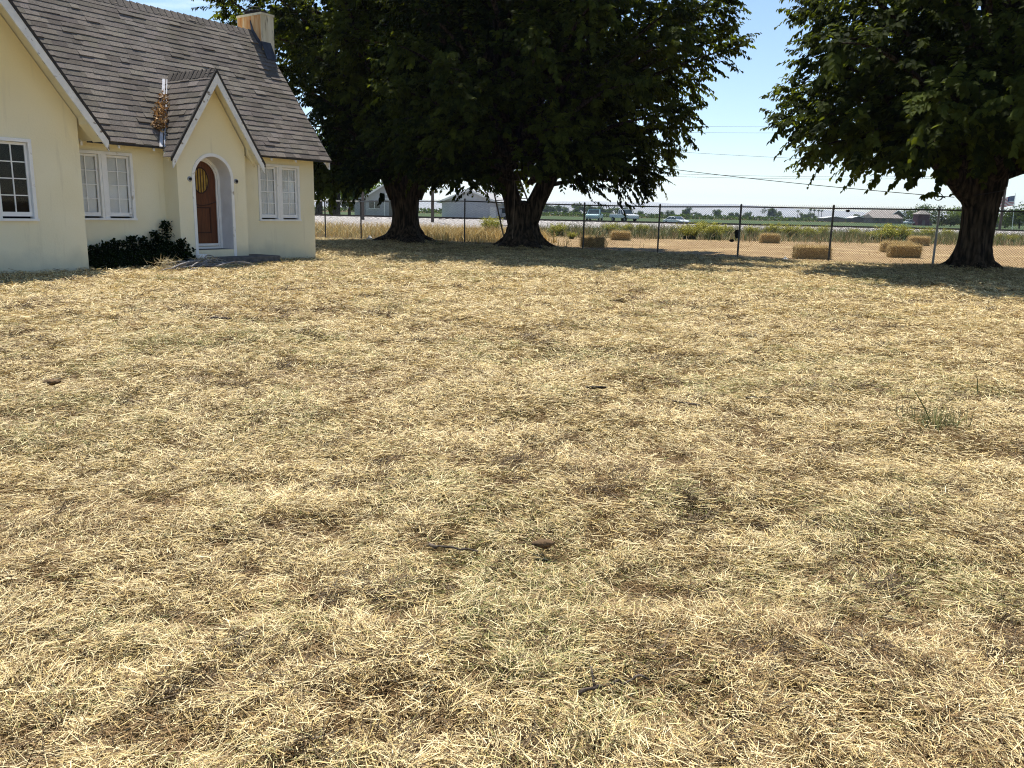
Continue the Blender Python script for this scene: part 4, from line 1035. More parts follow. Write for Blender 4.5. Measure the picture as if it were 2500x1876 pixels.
def weed(label, px, py, h, seed, n, tall=None):
    R = np.random.default_rng(seed); c = G(px, py); z = float(gz(c[0], c[1])); t = thing('weed', label, 'weed', (c[0], c[1], z))
    V, Q, Cc = [], [], []
    for i in range(n):
        a = R.uniform(0, 6.28); tl = abs(R.normal(0, .5)); d = np.array((math.cos(a) * math.sin(tl), math.sin(a) * math.sin(tl), math.cos(tl))); l = h * R.uniform(.4, 1); p = np.array((R.normal(0, .09), R.normal(0, .09), 0)); s = unit(np.cross(d, R.normal(0, 1, 3))) * .004; b = len(V)
        V += [p - s, p + s, p + d * l + s * .2, p + d * l - s * .2]; Q.append((b, b + 1, b + 2, b + 3)); Cc += [np.array((.24, .25, .11)) * R.uniform(.5, 1.4)] * 4
    np_mesh('leaves', V, Q, MT['straw'], t, col=Cc)
    if tall:
        mb = MB(); e = D(*tall, c[1]) - c; mb.tube([(0, 0, 0), (e[0] * .45, 0, (e[2] - z) * .5), (e[0], 0, e[2] - z)], [.006, .005, .003], 5); mb.build('stem', mat('weed_stem', (.10, .12, .04), (.15, .15, .06), 8, .8), t)
weed('greenish weed with one tall leaning stem in the right part of the lawn', 2275, 1055, .17, 21, 150, (2232, 952))
weed('thin upright dead stalk with a few blades at the far right of the lawn', 2387, 968, .10, 22, 14, (2386, 924))
weed('thin upright stalk in the middle of the lawn', 1273, 900, .08, 23, 10, (1272, 868))
weed('small green weed growing at the corner of the cottage wing', 222, 655, .32, 24, 70)

# ================================================================== beyond the fence: weeds
def blades(n, xy_fn, h, w, cols, seed, lean=.35, zf=None, seg=2):
    """upright bent blades; xy_fn(R,n)->x,y"""
    R = np.random.default_rng(seed); x, y = xy_fn(R, n); n = len(x)
    z = gz(x, y) if zf is None else zf(x, y)
    a = R.uniform(0, 2 * np.pi, n); tl = np.abs(R.normal(0, lean, n)); H = R.uniform(h[0], h[1], n)
    d = np.stack([np.cos(a) * np.sin(tl), np.sin(a) * np.sin(tl), np.cos(tl)], 1); fa = R.uniform(0, 2 * np.pi, n)
    s = np.stack([np.cos(fa), np.sin(fa), 0 * fa], 1) * (R.uniform(.6, 1.3, n) * w)[:, None]
    p = np.stack([x, y, z - .01], 1); m_ = p + d * (H * .55)[:, None]; t = p + d * H[:, None] + np.stack([np.cos(a), np.sin(a), -.35 + 0 * a], 1) * (H * .28)[:, None]
    V = np.stack([p - s, p + s, m_ - s * .8, m_ + s * .8, t - s * .2, t + s * .2], 1).reshape(-1, 3); o = np.arange(n)[:, None] * 6
    Q = np.concatenate([o + np.array([[0, 1, 3, 2]]), o + np.array([[2, 3, 5, 4]])], 0)
    c = np.array(cols)[R.integers(0, len(cols), n)] * R.uniform(.7, 1.25, n)[:, None]
    return V, Q, np.repeat(c, 6, 0)
def merge(parts):
    V, Q, Cc, b = [], [], [], 0
    for v, q, c in parts: V.append(v); Q.append(q + b); Cc.append(c); b += len(v)
    return np.concatenate(V), np.concatenate(Q), np.concatenate(Cc)
STR = [(.50, .38, .17), (.56, .43, .20), (.42, .29, .11), (.62, .50, .27)]
GOLD = [(.66, .46, .16), (.74, .56, .24), (.54, .35, .12), (.78, .64, .34)]
def poly_xy(x0, x1, y0, y1, keep=None):
    def f(R, n):
        x = R.uniform(x0, x1, n); y = R.uniform(y0, y1, n)
        if keep is not None: k = keep(x, y, R); x, y = x[k], y[k]
        return x, y
    return f
def behind(x, y): return y > fence_y(x) + .2
# golden uncut grass at the left, between fence and gravel
V, Q, Cc = merge([blades(26000, poly_xy(-26, 3, 35, 64, lambda x, y, R: behind(x, y) & (y < 66 + (x + 14) * .9) & (fbm(x * .3, y * .3, 5) + R.normal(0, .12, len(x)) > .40) & (x < 1.5 - (y - 50) * .05)), (.25, .75), .011, GOLD, 31),
                  blades(5000, poly_xy(-26, 6, 36, 62, lambda x, y, R: behind(x, y) & (fbm(x * .25, y * .25, 9) > .56)), (.2, .55), .012, [(.22, .24, .10), (.30, .28, .12)], 32)])
tag(np_mesh('dry_grass', V, Q, MT['straw'], col=Cc), 'tall golden dry grass between the fence and the gravel bank', 'grass', kind='stuff')
# stubble and fallen straw on the mown strip
V, Q, Cc = merge([blades(60000, poly_xy(-1, 62, 20, 56, lambda x, y, R: behind(x, y) & (fbm(x * .5, y * .9, 15) + R.normal(0, .12, len(x)) > .48)), (.03, .12), .009, [(.50, .36, .16), (.40, .26, .11), (.60, .47, .24)], 33, 1.1),
                  blades(3000, poly_xy(1, 40, 20, 40, lambda x, y, R: behind(x, y) & (y < fence_y(x) + 1.2)), (.08, .28), .007, STR, 34, .6)])
tag(np_mesh('stubble', V, Q, MT['straw'], col=Cc), 'short straw stubble and strewn straw on the brown strip', 'stubble', kind='stuff')
# rank weeds in front of the gravel and field
def wk(x, y, R):
    lo = np.interp(x, [0, 4, 12, 22, 40, 70], [52, 50, 49, 50, 54, 60]); hi = np.interp(x, [0, 10, 40, 90], [66, 84, 92, 96]); return (y > lo + R.normal(0, 1.5, len(x))) & (y < hi) & (fbm(x * .22, y * .22, 25) + R.normal(0, .1, len(x)) > .36)
WG = [(.13, .17, .05), (.18, .20, .07), (.24, .23, .10), (.10, .14, .05)]; WB = [(.34, .25, .12), (.28, .20, .10), (.40, .31, .16), (.20, .19, .08)]
V, Q, Cc = merge([blades(26000, poly_xy(0, 95, 46, 98, wk), (.25, .95), .020, WG, 35, .4), blades(16000, poly_xy(0, 95, 46, 92, wk), (.25, .8), .018, WB, 36, .45)])
tag(np_mesh('weeds', V, Q, MT['straw'], col=Cc), 'rank grey green and tan weeds along the far side of the stubble', 'weeds', kind='stuff')

# yellow flowering mustard bushes
def mustard_proto(seed, h=1.3, w=.9):
    R = np.random.default_rng(seed); B, A, N_, Ls, Cc = [], [], [], [], []; st = MB()
    V2, Q2, C2 = [], [], []
    for i in range(46):
        a = R.uniform(0, 6.28); tl = abs(R.normal(.25, .25)); H = h * R.uniform(.55, 1.0); r = w * .5 * R.random(); p0 = np.array((r * math.cos(a) * .5, r * math.sin(a) * .5, 0)); d = np.array((math.cos(a) * math.sin(tl), math.sin(a) * math.sin(tl), math.cos(tl)))
        p1 = p0 + d * H; st.tube([p0, (p0 + p1) / 2 + R.normal(0, .03, 3), p1], [.010, .008, .004], 3, cap=False)
        for k in range(26):
            f = R.random() ** 1.2 * .75; B.append(p0 + d * H * f + R.normal(0, .05, 3)); A.append(R.normal(0, 1, 3) + np.array((math.cos(a), math.sin(a), .2))); N_.append(R.normal(0, .5, 3) + np.array((0, 0, 1))); Ls.append(R.uniform(.06, .16) * (1.2 - f)); Cc.append(np.array((.060, .090, .024)) * R.uniform(.7, 1.5) * (1 + .6 * f))
        for k in range(60):
            f = R.uniform(.5, 1.08); p = p0 + d * H * f + R.normal(0, .075, 3); l = R.uniform(.018, .034); b = len(V2); u = unit(R.normal(0, 1, 3)); v = unit(np.cross(u, R.normal(0, 1, 3)))
            V2 += [p - u * l, p + v * l, p + u * l, p - v * l]; Q2.append((b, b + 1, b + 2, b + 3)); C2 += [(np.array((.52, .47, .06)) if R.random() < .55 else np.array((.34, .36, .06))) * R.uniform(.7, 1.2)] * 4
    t = thing('mustard_bush', 'yellow flowering mustard bush', 'bush', (0, 0, 0), 0, 'yellow flowering weeds before the gravel bank')
    V, Q, C3 = leaves(np.array(B), np.array(A), np.array(N_), np.array(Ls), np.array(Ls) * .55, np.array(Cc)); np_mesh('foliage', V, Q, MT['straw'], t, col=C3)
    o = np_mesh('flowers', V2, Q2, MT['straw'], t, col=C2); o['kind'] = 'stuff'; st.build('stems', MT['weedstem'], t)['kind'] = 'stuff'
    return t
MT['weedstem'] = mat('green_stem', (.09, .11, .04), (.14, .16, .06), 8, .8)
protos = [mustard_proto(71), mustard_proto(72, 1.15, 1.2), mustard_proto(73, 1.45, .8)]; used = [0, 0, 0]
BUSH = [(1195, 562, 58, 1.35, 'yellow mustard bush between the two dark trunks, in front of the gravel'), (1362, 577, 54, 1.05, 'small mustard bush just right of the forked trunk'), (1395, 584, 47, .45, 'low grey green bush at the edge of the stubble right of the forked trunk'),
        (1488, 573, 62, 1.05, 'spreading yellow mustard bush below the white pickup'), (1530, 573, 63, 1.05, 'yellow mustard bush right of the one below the white pickup'), (1568, 572, 64, .85, 'thin dark mustard bush behind the second straw bale'), (1684, 587, 52, 1.25, 'tall yellow mustard bush below the rearmost white car'),
        (1742, 587, 53, 1.35, 'yellow mustard bush left of the post with the black scrap'), (1715, 580, 60, 1.2, 'yellow mustard bush between two taller ones'), (1772, 578, 62, 1.1, 'mustard bush just left of the post with the black scrap'), (1835, 576, 64, 1.1, 'pale mustard bush behind the lone straw bale'), (1890, 575, 66, 1.15, 'mustard bush above the lone straw bale'),
        (1935, 578, 64, 1.25, 'yellow mustard bush right of the lone straw bale'), (1975, 578, 66, 1.1, 'dark based mustard bush behind the longest bale'), (2010, 575, 70, 1.0, 'thin mustard bush left of a fence post, in front of the sheds'), (2085, 572, 74, .9, 'low mustard bush right of a fence post, in front of the sheds'),
        (2165, 590, 57, 1.55, 'tall yellow mustard bush left of the maroon tower'), (2200, 592, 57, 1.2, 'mustard bush with dark leaves behind the three bales'), (2125, 585, 62, .8, 'low brownish mustard bush left of the tall one by the bales'), (2262, 582, 72, 1.2, 'yellow mustard bush below the maroon tower'), (2310, 578, 76, .9, 'small mustard bush beside the right trunk'), (2470, 590, 66, .7, 'low grey weed bush right of the right trunk'), (2440, 582, 74, .7, 'small weed bush just right of the right trunk')]
for i, (px, py, Y, s, lab) in enumerate(BUSH):
    k = i % 3; o = protos[k] if used[k] == 0 else copy_tree(protos[k]); used[k] = 1
    p = D(px, py, Y); o.location = (p[0], Y, 0); o.rotation_euler = (0, 0, i * 1.7); sx = s / 1.3 * 1.05; o.scale = (sx * 1.2, sx * 1.2, s / 1.3 * .86); o['label'] = lab

# ================================================================== power lines, flag
def pole(label, px, Y, h, arm=True):
    p = D(px, 520, Y); t = thing('utility_pole', label, 'utility pole', (p[0], Y, 0), 0, 'utility poles')
    mb = MB(); mb.tube([(0, 0, -.3), (0, 0, h * .5), (.02, 0, h)], [.17, .15, .11], 10); mb.build('shaft', MT['pole'], t)
    if arm: mb = MB(); mb.box((0, -.12, h - .3), (2.2, .1, .12)); mb.box((0, -.12, h - 1.1), (1.6, .1, .12)); mb.build('crossarm', MT['pole'], t)
    return p[0], Y
pole('wooden utility pole left of the grey house, upper part lost in leaves', 886, 92, 9.5)
pole('slim utility pole standing between the nearest tree and the pale garage', 1056, 86, 13.2)
pole('utility pole rising behind the right tree trunk', 2446, 104, 13.2)
WIRES = [((1500, 306.5), (1850, 310), 'uppermost faint power line'), ((1500, 321), (1850, 325), 'second power line from the top'), ((1495, 361), (1850, 382.5), 'single sloping power line between the pairs'),
         ((1515, 420), (1850, 430), 'upper wire of the lowest pair'), ((1515, 427), (1850, 436), 'lower wire of the lowest pair')]
for i, (a, b, lab) in enumerate(WIRES):
    pa, pb = D(a[0], a[1], 93), D(b[0], b[1], 97.5); d = pb - pa; mb = MB(); pts = []
    L = -1.45; Rr = 3.2
    for t in np.linspace(L, Rr, 40):
        p = pa + d * t; p[2] += .020 * d[0] * (t * (t - 1)) * (.35 if i < 3 else .5); pts.append(p)
    mb.tube(pts, .011 if i < 2 else .015, 4); tag(mb.build('power_line', MT['iron']), lab + ' crossing the sky between the trees', 'power line', 'power lines')
fp = D(2477, 518, 150); fl = thing('flag', 'national flag with red and white stripes flying from a pole beyond the right trunk', 'flag', (fp[0], 150, 0))
MT['fred'] = mat('flag_red', (.45, .03, .05), (.5, .04, .06), 3, .8); MT['fwhite'] = mat('flag_white', (.75, .75, .75), (.8, .8, .8), 3, .8); MT['fblue'] = mat('flag_blue', (.03, .04, .16), (.04, .05, .2), 3, .8)
t0 = D(2478, 478, 150) - np.array((fp[0], 150, 0)); t1_ = D(2437, 490, 150) - np.array((fp[0], 150, 0)); fh = 23 * 150 / F_PX; flen = abs(t1_[0] - t0[0]); top = t0[2]
mb = MB(); nxf = 26
def fpt(i, j): s = i / nxf; return (t0[0] - s * flen * .98, .22 * math.sin(s * 9 + .3) * s, top - j * fh / 13 - .55 * s + .12 * math.sin(s * 8) * s + j * .010 * s)
for j in range(13):
    for i in range(nxf):
        m_ = 2 if (i < nxf * .4 and j < 7) else (0 if j % 2 == 0 else 1)
        mb.add([fpt(i, j), fpt(i, j + 1), fpt(i + 1, j + 1), fpt(i + 1, j)], [(0, 1, 2, 3)], m_)
for r in range(9):
    for c in range(6 if r % 2 == 0 else 5):
        i = (.6 + c * 1.65 + (.82 if r % 2 else 0)); j = .55 + r * .74; p = fpt(i, j)
        mb.add([(p[0], p[1] - .03, p[2] + .045), (p[0] + .04, p[1] - .03, p[2]), (p[0], p[1] - .03, p[2] - .045), (p[0] - .04, p[1] - .03, p[2])], [(0, 1, 2, 3)], 1)
mb.build('cloth', [MT['fred'], MT['fwhite'], MT['fblue']], fl)
mb = MB(); mb.tube([(0.02, .02, 0), (t0[0] + .05, .02, top + .35)], [.06, .035], 8); mb.tube([(t0[0] + .05, .02, top + .35), (t0[0] + .05, .02, top + .45)], [.07, .02], 8); mb.build('flagpole', MT['fwhite'], fl)

# ================================================================== vehicles on the far road
MT['paint_white'] = mat('white_car_paint', (.70, .71, .72), (.76, .77, .78), 2, .3, spec=.5); MT['paint_teal'] = mat('pale_teal_car_paint', (.30, .46, .48), (.36, .52, .54), 2, .3, spec=.5)
MT['carglass'] = mat('car_glass', (.03, .045, .05), (.06, .08, .09), 2, .1, spec=.6); MT['tyre'] = mat('tyre', (.015, .015, .015), (.03, .03, .03), 9, .9); MT['lamp'] = mat('car_lamp', (.6, .6, .58), (.7, .7, .68), 5, .2)
def car(label, px, Y, z, rz, paint, L=4.6, W=1.85, prof='suv', glassy=None):
    p = D(px, 540, Y); t = thing('parked_car', label, 'car', (p[0], Y, z), rz, 'cars on the road beyond the railway')
    if prof == 'suv': low = [(-L / 2, .38), (-L / 2, .98), (-L * .30, 1.06), (L * .22, 1.05), (L * .47, .92), (L / 2, .72), (L / 2, .38)]; roof = (-L * .30, L * .22, -L * .24, L * .05, 1.78)
    elif prof == 'pickup': low = [(-L / 2, .48), (-L / 2, 1.10), (-L * .05, 1.12), (L * .24, 1.12), (L * .47, 1.04), (L / 2, .85), (L / 2, .48)]; roof = (-L * .05, L * .24, -L * .03, L * .12, 1.82)
    else: low = [(-L / 2, .32), (-L / 2, .86), (-L * .36, .94), (L * .20, .93), (L * .46, .80), (L / 2, .62), (L / 2, .32)]; roof = (-L * .36, L * .20, -L * .20, L * .02, 1.42)
    mb = MB(); mb.prism([(x, -W / 2, zz) for x, zz in low], (0, W, 0)); mb.build('body', paint, t, bevel=.07)
    a, b, c, d, h = roof; zb = 1.05 if prof != 'sedan' else .92; i_ = .16
    q = [(a, -W / 2 + .03, zb), (b, -W / 2 + .03, zb), (b, W / 2 - .03, zb), (a, W / 2 - .03, zb), (c, -W / 2 + i_, h - .06), (d, -W / 2 + i_, h - .06), (d, W / 2 - i_, h - .06), (c, W / 2 - i_, h - .06)]
    mb = MB(); mb.add([q[4], q[5], q[6], q[7]] + [(x * .985, y * .93, h) for (x, y, _) in q[4:]], [(0, 1, 5, 4), (1, 2, 6, 5), (2, 3, 7, 6), (3, 0, 4, 7), (4, 5, 6, 7)])
    for k in range(4): mb.tube([q[k], q[k + 4]], .05, 5)
    mx_ = ((a + b) / 2, (c + d) / 2); 
    for sy in (0, 1): mb.tube([(mx_[0], q[0][1] if sy == 0 else q[3][1], zb), (mx_[1], q[4][1] if sy == 0 else q[7][1], h - .06)], .045, 5)
    mb.build('roof', paint, t)
    for nm, f in (('windshield', (1, 2, 6, 5)), ('side_window', (0, 1, 5, 4)), ('side_window', (2, 3, 7, 6)), ('rear_window', (3, 0, 4, 7))):
        mb = MB(); mb.add([q[k] for k in f], [(0, 1, 2, 3)]); mb.build(nm, MT['carglass'], t)
    for sx in (-L * .31, L * .31):
        for sy in (-1, 1):
            mb = MB(); mb.tube([(sx, sy * (W / 2 - .20), .33), (sx, sy * (W / 2 + .01), .33)], .34, 16); w_ = mb.build('wheel', MT['tyre'], t); mb = MB(); mb.tube([(sx, sy * (W / 2 + .012), .33), (sx, sy * (W / 2 + .02), .33)], .2, 12); mb.build('rim', MT['galv'], w_)
    for sy in (-1, 1): mb = MB(); mb.box((L / 2 + .0, sy * W * .36, .74), (.06, .34, .16)); mb.build('headlight', MT['lamp'], t)
    mb = MB(); mb.box((L / 2 + .02, 0, .50), (.12, W * .96, .18)); mb.build('bumper', MT['galv'], t)
    for sy in (-1, 1): mb = MB(); mb.box((b * .92, sy * (W / 2 + .10), 1.12), (.10, .2, .14)); mb.build('mirror', MT['tyre'], t)
car('pale teal pickup facing the camera left of the white one on the far road', 1451, 128, .35, -math.pi / 2 - .25, MT['paint_teal'], 4.9, 2.0, 'pickup')
car('white pickup beside the teal one on the far road', 1523, 128, .45, -math.pi / 2 + .5, MT['paint_white'], 5.0, 2.0, 'pickup')
car('low white car right of the pickups, half hidden by the gravel bank', 1652, 128, -.02, -math.pi / 2 + .55, MT['paint_white'], 4.4, 1.8, 'sedan')
car('white car parked by the pale garage behind the forked trunk', 1222, 116, .25, math.pi - .5, MT['paint_white'], 4.5, 1.85, 'suv')
car('small white car in front of the barn left of the maroon tower', 2221, 300, .3, .4, MT['paint_white'], 4.4, 1.8, 'suv')

# ================================================================== far buildings
MT['grey_wall'] = mat('grey_siding', (.30, .30, .31), (.36, .36, .37), 1.5, .9); MT['lgrey_wall'] = mat('pale_grey_siding', (.42, .43, .46), (.48, .49, .52), 1.5, .9); MT['grey_roof'] = mat('grey_roof', (.26, .26, .26), (.34, .34, .335), 2, .9)
MT['pale_roof'] = mat('pale_metal_roof', (.58, .58, .56), (.68, .68, .66), .6, .6); MT['barn_wall'] = mat('barn_brown_wall', (.14, .11, .10), (.2, .16, .145), .6, .9); MT['maroon'] = mat('maroon_boards', (.09, .035, .045), (.13, .055, .065), 1.2, .9); MT['tan_roof'] = mat('tan_roof', (.20, .18, .165), (.27, .24, .22), .8, .9)
def gable_house(name, label, cat, px, Y, W, Dp, hw, hr, wall, roofm, rz=0.0, ov=.5, z=0.0, front=(), fascia=True):
    """gable faces the camera; px is the picture column of the middle of the front"""
    p = D(px, 520, Y); t = thing(name, label, cat, (p[0], Y, z), rz)
    mb = MB(); poly = [(-W / 2, 0, 0), (W / 2, 0, 0), (W / 2, 0, hw), (0, 0, hr), (-W / 2, 0, hw)]; mb.prism(poly, (0, Dp, 0)); mb.build('wall', wall, t)
    k = (hr - hw) / (W / 2); mb = MB()
    for s in (-1, 1): mb.prism([(0, -ov, hr + .03), (s * (W / 2 + ov), -ov, hr + .03 - k * (W / 2 + ov)), (s * (W / 2 + ov), -ov, hr + .19 - k * (W / 2 + ov)), (0, -ov, hr + .19)], (0, Dp + 2 * ov, 0))
    mb.build('roof', roofm, t)
    if fascia:
        mb = MB()
        for s in (-1, 1): mb.prism([(0, -ov - .05, hr + .20), (s * (W / 2 + ov), -ov - .05, hr + .20 - k * (W / 2 + ov)), (s * (W / 2 + ov), -ov - .05, hr - .06 - k * (W / 2 + ov)), (0, -ov - .05, hr - .06)], (0, .045, 0))
        mb.build('fascia', MT['fwhite'] if fascia == 2 else MT['pale_roof'], t)
    for (nm, x0, x1, z0, z1, m_) in front:
        mb = MB(); mb.bb(x0, x1, -.06, .02, z0, z1); o = mb.build(nm, m_, t)
        if nm == 'window': mb = MB(); xm = (x0 + x1) / 2; mb.bb(xm - .04, xm + .04, -.09, -.062, z0, z1); mb.bb(x0 - .06, x1 + .06, -.09, -.062, z0 - .08, z0); mb.build('frame', MT['pale_roof'], o)
    return t
hA = gable_house('farm_house', 'grey house with a gable porch behind the nearest tree trunk', 'house', 944, 112, 5.6, 9, 3.0, 4.75, MT['grey_wall'], MT['grey_roof'], 0, .5, .0,
                 [('window', -2.3, -.9, 1.55, 2.55, MT['carglass']), ('window', 1.5, 2.6, 1.55, 2.55, MT['carglass']), ('door', .35, 1.15, .2, 2.4, MT['carglass']), ('porch_post', -.35, -.2, .1, 2.75, MT['pale_roof']), ('porch_post', 1.25, 1.4, .1, 2.75, MT['pale_roof']), ('porch_beam', -.35, 2.8, 2.75, 2.9, MT['pale_roof']), ('railing', 1.4, 2.8, .75, .85, MT['pale_roof']), ('porch_lamp', -.12, .12, 3.35, 3.6, MT['lamp'])])
mb = MB(); mb.bb(-4.6, -2.8, 1.5, 8, 0, 2.6); mb.build('side_wing', MT['grey_wall'], hA); mb = MB(); mb.prism([(-4.9, 1.2, 2.45), (-2.6, 1.2, 3.15), (-2.6, 1.2, 3.3), (-4.9, 1.2, 2.6)], (0, 7.2, 0)); mb.build('wing_roof', MT['grey_roof'], hA)
hB = gable_house('garage', 'pale grey garage with a low gable seen between the two dark trunks', 'garage', 1146, 112, 7.6, 12, 2.65, 4.15, MT['lgrey_wall'], MT['grey_roof'], -.16, .55, .0,
                 [('garage_door', -3.4, -.6, .05, 2.3, MT['lgrey_wall']), ('garage_door', -.3, 2.5, .05, 2.3, MT['lgrey_wall']), ('door', 2.8, 3.6, .05, 2.1, MT['pale_roof']), ('door_handle', 2.85, 2.95, 1.0, 1.1, MT['iron'])])
gable_house('shed', 'long low shed with a pale roof, leftmost beyond the green field', 'shed', 2040, 430, 11, 9, 1.6, 2.4, MT['barn_wall'], MT['pale_roof'], 0, .6, 0.5)
gable_house('shed', 'small pale roofed shed between two longer buildings beyond the field', 'shed', 2097, 430, 6, 8, 2.0, 2.9, MT['barn_wall'], MT['pale_roof'], 0, .5, .5)
def long_barn(label, px, Y, W, Dp, hw, hr, z):
    p = D(px, 520, Y); t = thing('barn', label, 'barn', (p[0], Y, z)); mb = MB(); mb.bb(-W / 2, W / 2, 0, Dp, 0, hw); mb.build('wall', MT['barn_wall'], t)
    mb = MB(); mb.prism([(-W / 2 - .4, -.8, hw - .2), (-W / 2 - .4, Dp / 2, hr), (-W / 2 - .4, Dp + .8, hw - .2)], (W + .8, 0, 0)); mb.build('roof', MT['tan_roof'], t)
    for k in range(4): mb = MB(); x = -W / 2 + W * (k + .5) / 4; mb.bb(x - .7, x + .7, -.05, .03, .9, 2.0); mb.build('window', MT['carglass'], t)
long_barn('long low farm building with a tan roof left of the maroon tower', 2168, 330, 11.0, 9, 2.3, 3.6, .4)
gable_house('barn', 'brown gabled barn standing behind the long low farm building', 'barn', 2190, 350, 9, 12, 3.2, 5.3, MT['barn_wall'], MT['tan_roof'], .5, .6, .4, fascia=2)
p = D(2251, 520, 300); tw_ = thing('tank_house', 'square maroon tower with a small hipped roof beyond the green field', 'tower', (p[0], 300, -.3))
mb = MB(); mb.bb(-2.05, 2.05, -2, 2, 0, 4.3); mb.build('wall', MT['maroon'], tw_)
mb = MB(); b4 = [(-2.5, -2.5, 4.3), (2.5, -2.5, 4.3), (2.5, 2.5, 4.3), (-2.5, 2.5, 4.3)]; mb.add(b4 + [(-.5, -.5, 5.6), (.5, -.5, 5.6), (.5, .5, 5.6), (-.5, .5, 5.6)], [(3, 2, 1, 0), (4, 5, 6, 7)] + [(i, (i + 1) % 4, 4 + (i + 1) % 4, 4 + i) for i in range(4)]); mb.build('roof', MT['tan_roof'], tw_)
mb = MB(); mb.bb(-.5, .5, -2.06, -1.98, 0.2, 2.2); mb.build('door', MT['barn_wall'], tw_)
mb = MB(); mb.bb(2.1, 3.6, -1.2, .8, 0, 2.0); mb.prism([(2.0, -1.4, 2.0), (3.8, -1.4, 1.8), (3.8, -1.4, 1.95), (2.0, -1.4, 2.3)], (0, 2.4, 0)); mb.build('lean_to', MT['barn_wall'], tw_)
gable_house('shed', 'small grey shed just right of the right tree trunk', 'shed', 2437, 260, 2.8, 4, 2.2, 3.2, MT['barn_wall'], MT['grey_roof'], 0, .3, .2)

# ================================================================== far trees
def far_tree_mesh(seed, H, W, n, ls, cols, trunk=.18, conical=False):
    R = np.random.default_rng(seed); B, Cc = [], []
    cl = [(R.normal(0, W * .22), R.normal(0, W * .22), H * R.uniform(.35, .85), W * R.uniform(.16, .30)) for _ in range(14)]
    for i in range(n):
        c = cl[R.integers(len(cl))]; d = unit(R.normal(0, 1, 3)); r = c[3] * R.random() ** .4; B.append((c[0] + d[0] * r, c[1] + d[1] * r, c[2] + d[2] * r * .8)); Cc.append(np.array(cols) * R.uniform(.6, 1.4))
    return leaves(np.array(B), R.normal(0, 1, (n, 3)), R.normal(0, .6, (n, 3)) + np.array((0, 0, .8)), R.uniform(ls * .6, ls * 1.4, n), R.uniform(ls * .5, ls, n), np.array(Cc))
def far_tree(label, x, y, H, W, n, ls, cols, seed, group, z=0, r=.18):
    t = thing('tree', label, 'tree', (x, y, z), 0, group); V, Q, Cc = far_tree_mesh(seed, H, W, n, ls, cols); np_mesh('crown', V, Q, MT['leaf'], t, col=Cc)
    mb = MB(); mb.tube([(0, 0, -.2), (.02 * H, 0, H * .3), (0, 0, H * .7)], [r * 1.4, r, r * .4], 7); mb.build('trunk', MT['bark'], t); return t
DG = (.030, .050, .016)
for (px, Y, H, W, r, lab) in ((817, 118, 13, 12, .62, 'dark thick trunked yard tree left of the grey house'), (852, 132, 6.5, 6, .2, 'small dark bushy tree on the lawn left of the grey house'), (778, 140, 12, 11, .5, 'dark tree behind the right end of the cottage roof'), (890, 150, 10, 10, .3, 'dark tree rising behind the grey house'), (700, 130, 14, 13, .5, 'dark tall tree hidden mostly by the cottage')):
    p = D(px, 515, Y); far_tree(lab, p[0], Y, H, W, 2600, .45, DG, int(px), 'yard trees by the grey houses', 0, r)
for (px, py, Y, H, W, lab, c) in ((2262, 545, 330, 8.2, 10, 'broad dark tree behind the maroon tower', DG), (2225, 545, 360, 6.0, 9, 'tree behind the brown barn', DG), (2330, 548, 300, 6.6, 9, 'lighter green tree left of the right trunk beyond the field', (.06, .09, .03)), (2322, 552, 270, 3.2, 7, 'low dark bushy tree in front of the lighter green tree', (.02, .03, .012)),
        (2360, 548, 320, 8, 10, 'dark tree hidden behind the right trunk', DG), (2455, 550, 250, 5.6, 10, 'dark green tree right of the small grey shed', DG), (2490, 550, 245, 6.0, 9, 'dark green tree at the right edge of the view', DG), (2530, 550, 240, 7, 10, 'dark tree beyond the right edge', DG), (2150, 545, 420, 4.6, 9, 'tree left of the brown barn far off', DG)):
    p = D(px, 540, Y); far_tree(lab, p[0], Y, H, W, 1500, .5, c, int(px) + 1, 'trees round the far farm')
# orchard: rows that read as one dark band
R = np.random.default_rng(77); n = 26000; x = R.uniform(-160, 900, n); yb = np.interp(x, [-160, 0, 300, 900], [436, 445, 520, 640]); y = yb + R.exponential(14, n); z = R.random(n) ** .8 * 2.4 * (.75 + .35 * vnoise(x * .35, x * 0, 3))
V, Q, Cc = leaves(np.stack([x, y, z], 1), R.normal(0, 1, (n, 3)), R.normal(0, .6, (n, 3)) + np.array((0, 0, .7)), R.uniform(.6, 1.5, n), R.uniform(.5, 1.1, n), np.array([(.030, .052, .016)]) * R.uniform(.6, 1.4, (n, 1)))
tag(np_mesh('orchard', V, Q, MT['leaf'], col=Cc), 'low dark orchard along the far edge of the green field', 'orchard', kind='stuff')
# trees along the horizon
FT = [(1330, 7.5), (1345, 8.5), (1362, 8), (1380, 7), (1405, 6), (1416, 10.5), (1440, 8.5), (1456, 8.5), (1470, 7.5), (1490, 8), (1512, 7), (1523, 7.5), (1540, 6.5), (1563, 5.5), (1614, 5), (1637, 6), (1676, 9), (1705, 5.5), (1752, 7), (1786, 5.5), (1800, 5.5), (1826, 7), (1885, 9), (1895, 7.5), (1960, 6.5), (1972, 6.5), (2090, 6), (2110, 5.5), (2140, 7), (1990, 5), (1215, 9), (1232, 8), (1205, 7)]
fp0 = []
for i in range(4):
    V, Q, Cc = far_tree_mesh(300 + i, 9, 9, 900, 1.0, DG); t = thing('tree', 'x', 'tree', (0, 0, 0), 0, 'small trees along the horizon'); np_mesh('crown', V, Q, MT['leaf'], t, col=Cc)
    mb = MB(); mb.tube([(0, 0, 0), (0, 0, 5)], [.3, .15], 5); mb.build('trunk', MT['bark'], t); fp0.append(t)
